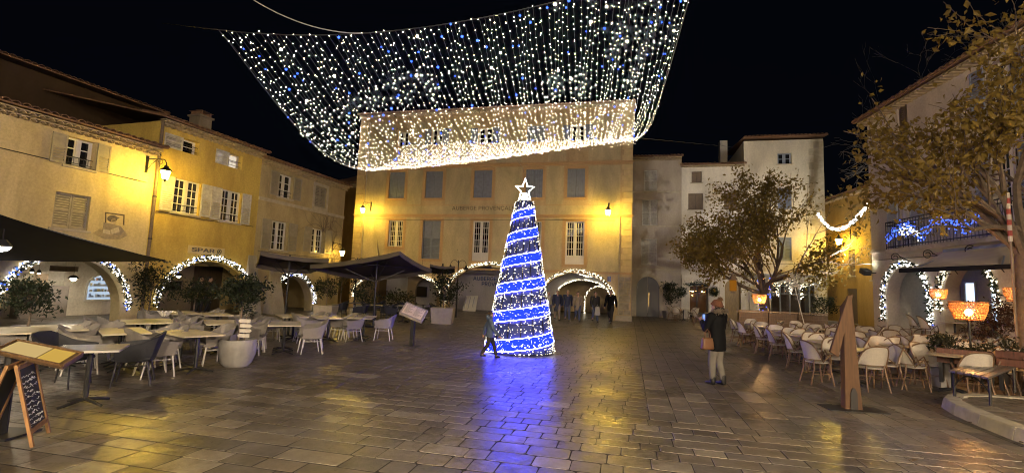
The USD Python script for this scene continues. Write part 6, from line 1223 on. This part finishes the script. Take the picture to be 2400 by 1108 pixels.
# right front tree, reaching in from the frame edge
rt = np.random.default_rng(41); P = SP(2415, 800, 10.6); t = thing('autumn_tree', 'large yellow-leaved tree reaching in from the right edge before the balcony house', 'tree', P); segs, tips = [], []
fork = np.array([.0, 0, 2.9]); MB().tube([(0, 0, 0), (-.04, 0, 1.2), fork], [.24, .18, .16], 10).put('trunk', M_BARK, t, smooth=40)
for d, L, r in (((-1.0, .1, .62), 2.0, .08), ((-.8, .3, 1.0), 2.3, .09), ((-.45, -.3, 1.25), 2.3, .09), ((.3, .2, 1.2), 2.2, .09), ((-.9, -.35, .34), 1.7, .07), ((-1.0, .15, .9), 1.9, .07), ((-.7, -.1, .5), 1.5, .06), ((-.6, -.4, 1.4), 2.4, .07), ((.5, -.5, .7), 1.6, .07), ((-.3, .7, .9), 1.8, .07)):
    d = np.array(d); grow(rt, segs, tips, fork + [0, 0, rt.uniform(-.2, .5)], d / np.linalg.norm(d), r, L, 0, 3, .55, .03)
m = MB(); [m.tube(p, np.maximum(r, .005), 5) for p, r in segs if min(q[0] for q in p) > -3.05]; m.put('limbs', M_BARK, t); C = []
for pts, L in tips: pts = np.array(pts); k = rt.integers(11, 25); i = rt.integers(1, len(pts), k); C.append(pts[i] + rt.normal(0, .14, (k, 3)) - [0, 0, .05])
C = np.vstack(C); C = np.vstack([C, C[rt.integers(0, len(C), 900)] + rt.normal(0, .2, (900, 3))]); C = C[(C[:, 0] > -3.0 + .35 * np.abs(rt.normal(size=len(C)))) & (C[:, 2] > 3.0)]; MB().leaves(C, .145, .8, rt, 1.7).put('crown', leafmat('autumn_gold_leaf', (.20, .14, .03), (.52, .38, .08), .45, (.75, .56, .15)), t, kind='stuff'); print('right tree', len(C), C.min(0), C.max(0))
# bare tree behind the balcony house roof line
rt = np.random.default_rng(53); P = SP(2330, 700, 23.0); t = thing('bare_tree', 'tall bare tree showing pale twigs against the night above the balcony house', 'tree', P); segs, tips = [], []; fork = np.array([0, 0, 6.5]); MB().tube([(0, 0, 0), (.1, 0, 3.5), fork], [.35, .28, .22], 8).put('trunk', M_BARK, t)
for d, L, r in (((-1, 0, .75), 3.4, .10), ((-.6, .3, 1.1), 3.5, .12), ((-.1, -.3, 1.2), 3.5, .12), ((.6, .2, 1.0), 3.2, .1), ((-.95, -.4, .45), 3.0, .09)):
    d = np.array(d); grow(rt, segs, tips, fork, d / np.linalg.norm(d), r, L, 0, 5, .5, .02)
m = MB(); [m.tube(p, np.maximum(np.array(r) * .55, .005), 3) for p, r in segs if min(q[0] for q in p) > -5.2]; m.put('limbs', plain('pale_bare_bark', (.16, .15, .15), .9), t)

# ================================================================ people
MF = manifold3d.Manifold
def limb(pts, rad, n=14):
    out = None; sp = [MF.sphere(r, n).translate(tuple(map(float, p))) for p, r in zip(pts, rad)]
    parts = [MF.batch_hull([sp[i], sp[i + 1]]) for i in range(len(sp) - 1)] if len(sp) > 1 else sp
    return MF.batch_boolean(parts, manifold3d.OpType.Add)
def soften(mf, edge=.03, it=6):
    m = mf.refine_to_length(edge).to_mesh(); t = trimesh.Trimesh(m.vert_properties[:, :3], m.tri_verts, process=True); trimesh.smoothing.filter_taubin(t, iterations=it); return t
def scl(c, p, sx): return MF.sphere(1, 16).scale(sx).translate(tuple(map(float, p)))
def hand(w, dirv, side):
    d = np.asarray(dirv, float); d /= np.linalg.norm(d); a = np.cross(d, (0, 0, 1.0)); a = a / (np.linalg.norm(a) + 1e-9); b = np.cross(a, d); w = np.asarray(w, float); L = [limb([w, w + d * .05], [.024, .03], 8)]
    for k, ln in zip((-1.5, -.5, .5, 1.5), (.062, .075, .07, .055)): o = w + d * .07 + a * .017 * k; L.append(limb([w + d * .045 + a * .014 * k, o + d * ln * .5, o + d * ln * .9 - b * .018], [.010, .009, .0075], 6))
    L.append(limb([w + d * .02 + a * .024 * side, w + d * .055 + a * .05 * side, w + d * .085 + a * .05 * side], [.012, .010, .008], 6)); return MF.batch_boolean(L, manifold3d.OpType.Add)
M_SKIN = plain('skin', (.42, .26, .18), .6, var=.08)
def person(label, P, rz, H=1.68, stride=.0, arms=None, coat=None, coat_len=.45, legs=None, hair=None, hair_kind='short', shoes=None, hatc=None, female=False, phone=False, lean=0.0, detail=.03, group=None, fur=None, hood=False, puff=1.0, boots=False):
    """front is local -y; joints in units of the standing height"""
    t = thing('person', label, 'person', P, rz, group, None, H); J = {}
    hip, sh, nk = .50, .815, .86; hw_, sw_ = .050, .105 if female else .118
    ht = np.array([0, -.012 - lean, .93]); f = stride * .12
    hips = {s: np.array([s * hw_, 0, hip]) for s in (-1, 1)}; foot = {1: np.array([.055, -f, .042]), -1: np.array([-.055, f, .042 + (.035 if stride > .8 else 0)])}
    knee = {s: (hips[s] + foot[s]) / 2 + np.array([0, -.022 - (.02 if stride and s < 0 else 0), .0]) for s in (-1, 1)}
    shd = {s: np.array([s * sw_, -lean * .6, sh]) for s in (-1, 1)}
    arms = arms or {1: ((.145, .02 + f * .5, .64), (.15, -.03 + f, .50)), -1: ((-.145, .02 - f * .5, .64), (-.15, -.03 - f, .50))}
    body = [limb([hips[s], knee[s], foot[s]], [.052, .036, .024]) for s in (-1, 1)] + [limb([(0, 0, hip), (0, -.005, .62), (0, -lean * .4, .74), (0, -lean * .6, .80)], [.072, .066, .074, .062])]
    body += [limb([shd[s], arms[s][0], arms[s][1]], [.033, .026, .019]) for s in (-1, 1)] + [limb([(0, -lean * .6, .80), ht - [0, 0, .045]], [.036, .032])]
    body += [scl(None, ht + [0, .004, .004], (.047, .058, .068)), scl(None, ht + [0, -.022, -.03], (.034, .036, .036)), limb([ht + [0, -.05, .012], ht + [0, -.066, -.012]], [.007, .010], 8)] + [scl(None, ht + [s * .047, .006, -.004], (.008, .013, .018)) for s in (-1, 1)]
    body += [hand(np.array(arms[s][1]), np.array(arms[s][1]) - np.array(arms[s][0]) + (np.array([0, -.08, .03]) if phone else 0), -s).scale((1, 1, 1)) if False else limb([arms[s][1], np.array(arms[s][1]) + (np.array(arms[s][1]) - np.array(arms[s][0])) * .18], [.017, .02], 8) for s in (-1, 1)]
    for s in (-1, 1):
        w = np.array(arms[s][1]); d = w - np.array(arms[s][0]); d = d / np.linalg.norm(d); a = np.cross(d, (0, 1.0, 0)); a = a / (np.linalg.norm(a) + 1e-9); b = np.cross(a, d)
        for k, ln in zip((-1.5, -.5, .5, 1.5), (.036, .044, .041, .032)): o = w + d * .045 + b * .0095 * k; body.append(limb([w + d * .03 + b * .008 * k, o + d * ln * .6, o + d * ln - a * .010 * s], [.0062, .0056, .0046], 6))
        body.append(limb([w + d * .012 + b * .015, w + d * .032 + b * .029, w + d * .05 + b * .03], [.0072, .0062, .005], 6))
    MB().tm(soften(MF.batch_boolean(body, manifold3d.OpType.Add), .024, 4)).put('body', M_SKIN, t, smooth=True)
    for s in (-1, 1): MB().ico(ht + [s * .018, -.049, .008], .0062, 1).put('eye', M_BLACK, t)
    MB().box(-.014, .014, ht[1] - .058, ht[1] - .052, ht[2] - .037, ht[2] - .033).put('mouth', plain('lip', (.25, .10, .08), .6), t)
    tr = [limb([hips[s] + [0, 0, .02], knee[s], foot[s] + [0, .004, .03]], [.064, .047, .036]) for s in (-1, 1)] + [limb([(-.03, 0, hip + .02), (.03, 0, hip + .02)], [.07, .07])]
    MB().tm(soften(MF.batch_boolean(tr, manifold3d.OpType.Add), .03, 3)).put('trousers', legs, t, smooth=True)
    ce = coat_len; p_ = puff; ct2 = [limb([(0, 0, ce + .03), (0, 0, .56), (0, -.004, .66), (0, -lean * .5, .76), (0, -lean * .6, .81)], [.092 * p_, .088 * p_, .084 * p_, .086 * p_, .062]).scale((1.16, .86, 1)), limb([shd[-1], shd[1]], [.046 * p_, .046 * p_])]
    ct2 += [limb([shd[s], arms[s][0], np.array(arms[s][1]) * .96 + np.array(arms[s][0]) * .04], [.048 * p_, .040 * p_, .030 * p_]) for s in (-1, 1)]
    cm = MF.batch_boolean(ct2, manifold3d.OpType.Add); cm = cm.trim_by_plane((0, 0, 1), ce - .0)
    MB().tm(soften(cm, .026, 3)).put('coat', coat, t, smooth=True)
    if hood or fur: MB().tm(soften(limb([ht + [0, .02, -.085], ht + [0, .055, -.05]], [.075, .06]), .02, 2)).put('hood', coat, t, smooth=True)
    if fur:
        rr = np.random.default_rng(3); a = rr.uniform(0, 2 * PI, 1500); rr2 = .074 + rr.normal(0, .008, 1500); C = np.stack([rr2 * 1.12 * np.sin(a), .035 + rr2 * np.cos(a), ht[2] - .062 + rr.normal(0, .013, 1500) + .012 * np.cos(a)], 1); MB().leaves(C, .024, -.3, rr, 3.5).put('fur_trim', fur, t, kind='stuff')
    if hair is not None:
        hm_ = limb([ht + [0, .010, .018], ht + [0, .014, .02]], [.063, .062]).scale((.92, 1, 1.1)).translate((0, 0, -.093)) if False else MF.sphere(1, 18).scale((.053, .062, .071)).translate((0, float(ht[1]) + .012, float(ht[2]) + .012))
        hm_ = hm_.trim_by_plane((0, .75, .66), float(.75 * ht[1] + .66 * (ht[2] + .008)) - .004)
        if hair_kind == 'long': hm_ = hm_ + limb([ht + [0, .03, .0], ht + [0, .034, -.085]], [.046, .036])
        MB().tm(soften(hm_, .02, 2)).put('hair', hair, t, smooth=True)
    if hatc is not None:
        hm_ = MF.sphere(1, 20).scale((.060, .070, .062)).translate((0, float(ht[1]) + .010, float(ht[2]) + .030)).trim_by_plane((0, .25, .97), float(.25 * ht[1] + .97 * (ht[2] + .018)))
        hb_ = MB().tm(soften(hm_, .02, 2)).put('knit_hat', hatc, t, smooth=True)
        a = np.linspace(0, 2 * PI, 25)[:-1]; MB().tube([(.062 * math.sin(k), ht[1] + .010 + .071 * math.cos(k), ht[2] + .020 - .017 * math.cos(k)) for k in a], .011, 8, closed=True).put('hat_cuff', hatc, t, smooth=True)
        rr = np.random.default_rng(4); d = rr.normal(size=(700, 3)); d /= np.linalg.norm(d, axis=1, keepdims=True); MB().leaves(np.array([0, ht[1] + .055, ht[2] + .088]) + d * .030 * rr.random((700, 1)) ** .4, .014, 0, rr, 3.5).put('pompom', plain('brown_pompom', (.16, .09, .05), .9), t, kind='stuff')
    for s in (-1, 1):
        b0 = foot[s]; m = limb([b0 + [0, .012, -.014], b0 + [0, -.045, -.018], b0 + [0, -.082, -.022]], [.028, .024, .018]);
        if boots: m = m + limb([b0 + [0, .006, -.01], b0 + [0, .006, .055]], [.032, .034])
        m = m.trim_by_plane((0, 0, 1), float(b0[2]) - .042); MB().tm(soften(m, .02, 2)).put('boot' if boots else 'shoe', shoes, t, smooth=True)
    return t
C_BLACK = plain('black_padded_coat', (.0035, .004, .0055), .75, spec=.15, var=.25, scale=20, bump=.5, bscale=40); C_NAVY = plain('navy_coat', (.02, .028, .07), .7, var=.2); C_DENIM = plain('blue_denim', (.07, .09, .16), .85, var=.2, scale=20); C_BEIGE = plain('beige_coat', (.28, .23, .17), .8); C_DARK = plain('dark_cloth', (.022, .02, .02), .8); C_GREYT = plain('pale_grey_trousers', (.14, .13, .115), .85, var=.15, scale=12, bump=.4); C_WHITE = plain('cream_jacket', (.42, .40, .37), .8)
H_BROWN = plain('brown_hair', (.05, .03, .018), .6); H_GREY = plain('grey_hair', (.25, .23, .21), .6); H_BLACK = plain('black_hair', (.012, .01, .01), .5); S_BLACK = plain('black_leather', (.012, .012, .013), .35)
# woman taking a picture, seen from behind
P = SP(1682, 901); rzw = math.radians(208)
arms = {1: ((.135, -.055, .655), (.060, -.175, .735)), -1: ((-.135, -.04, .66), (-.045, -.175, .735))}
w = person('person in a black padded coat, fur hood and rust bobble hat holding up a phone', P, rzw, 1.62, .25, arms, C_BLACK, .40, C_GREYT, H_BROWN, 'short', S_BLACK, plain('rust_knit', (.13, .05, .026), .9, var=.3, scale=60, bump=.8, bscale=160), True, True, fur=leafmat('pale_fur', (.25, .2, .15), (.45, .39, .31), .3), puff=1.10, boots=True)
cz, sz = math.cos(rzw), math.sin(rzw)
def wl(p): p = np.array(p) * 1.62; return np.array([P[0] + p[0] * cz - p[1] * sz, P[1] + p[0] * sz + p[1] * cz, p[2]])
m = MB()
for z in (.47, .53, .59, .66, .72): pass
ph = thing('phone', 'lit phone held up by the person in the bobble hat', 'phone', wl((.005, -.200, .782)), rzw); MB().box(-.038, .038, -.005, .005, -.075, .075).put('casing', M_BLACK, ph); MB().box(-.034, .034, .0055, .007, -.068, .068).put('screen', emit('phone_screen', (.25, .4, 1.0), .35), ph)
B0 = wl((.20, .02, .50)); bg = thing('handbag', 'tan leather handbag hanging from the arm of the person with the phone', 'handbag', B0, rzw - .3, None, None, .70)
hb = MF.batch_hull([MF.sphere(.05, 12).translate((x, y, z)) for x, y, z in ((-.13, -.03, -.13), (.13, -.03, -.13), (.13, .03, -.13), (-.13, .03, -.13), (-.10, -.015, .10), (.10, -.015, .10), (.10, .015, .10), (-.10, .015, .10))]); MB().tm(soften(hb, .03, 2)).put('bag_body', plain('tan_leather', (.12, .052, .02), .45, var=.2, scale=12), bg, smooth=True)
for y in (-.04, .04): MB().tube([(-.085, y, .12), (-.06, y * .6, .30), (0, 0, .38), (.06, y * .6, .30), (.085, y, .12)], .009, 6).put('strap', plain('tan_leather', (.12, .052, .02), .45), bg)
MB().box(-.03, .03, -.088, -.08, .02, .07).put('clasp', plain('brass', (0.5, 0.38, 0.15), 0.3, metal=1.0), bg)
# child walking in front of the cone tree
P = SP(1146, 838); person('small person in a blue hooded jacket walking past the left foot of the cone tree', P, math.radians(95), 1.12, 1.3, None, plain('blue_child_jacket', (.07, .10, .17), .7), .44, C_DARK, H_BROWN, 'short', S_BLACK, hood=True, puff=1.12)
# group at the right arch
for px, Y, H, lab, rz, coat, cl, lg, hr_, hk in ((1284, 27.8, 1.55, 'person in a cream jacket half hidden by the cone tree', .2, C_WHITE, .42, C_DENIM, H_GREY, 'long'), (1305, 27.2, 1.64, 'person in a long navy coat, left of the group at the right arch', .1, C_NAVY, .30, C_BEIGE, H_GREY, 'short'),
        (1329, 27.0, 1.66, 'person in a navy jacket and jeans walking out of the right arch', -.05, C_NAVY, .46, C_DENIM, H_GREY, 'short'), (1353, 26.8, 1.60, 'person in a beige coat between the navy jackets and the man in black', .0, C_BEIGE, .38, C_DENIM, H_BROWN, 'long'),
        (1394, 26.9, 1.64, 'person in dark clothes carrying a pale bag over one arm', .1, C_DARK, .46, C_DENIM, H_BLACK, 'short'), (1431, 26.6, 1.76, 'tall person all in black at the right pier of the inn arch', -.5, C_BLACK, .36, C_DARK, H_BROWN, 'short')):
    P = at(px, 750, Y); P[2] = 0; person(lab, P, rz, H, .9, None, coat, cl, lg, hr_, hk, S_BLACK)
P = at(1400, 722, 26.7); t = thing('carrier_bag', 'pale bag hanging from the arm of the person in dark clothes', 'bag', P); MB().tm(soften(MF.batch_hull([MF.sphere(.03, 8).translate((x, y, z)) for x, y, z in ((-.13, -.04, -.35), (.13, -.04, -.35), (.13, .04, -.35), (-.13, .04, -.35), (-.08, 0, .05), (.10, 0, .05))]), .05, 2)).put('bag_body', C_WHITE, t, smooth=True); MB().tube([(-.06, 0, .06), (0, 0, .2), (.07, 0, .06)], .012, 5).put('handle', C_WHITE, t)
# two people seated inside the sign arch
for px, lab, rz in ((466, 'left one of two dark figures inside the sign arch', 1.4), (487, 'right one of two dark figures inside the sign arch', 1.9)):
    u, z = h2.fr.uz(px, 700, 1.2); person(lab, h2.fr.w(u, 0, 1.2), rz, 1.68, .2, None, C_DARK, .42, C_DARK, H_BLACK, 'short', S_BLACK)
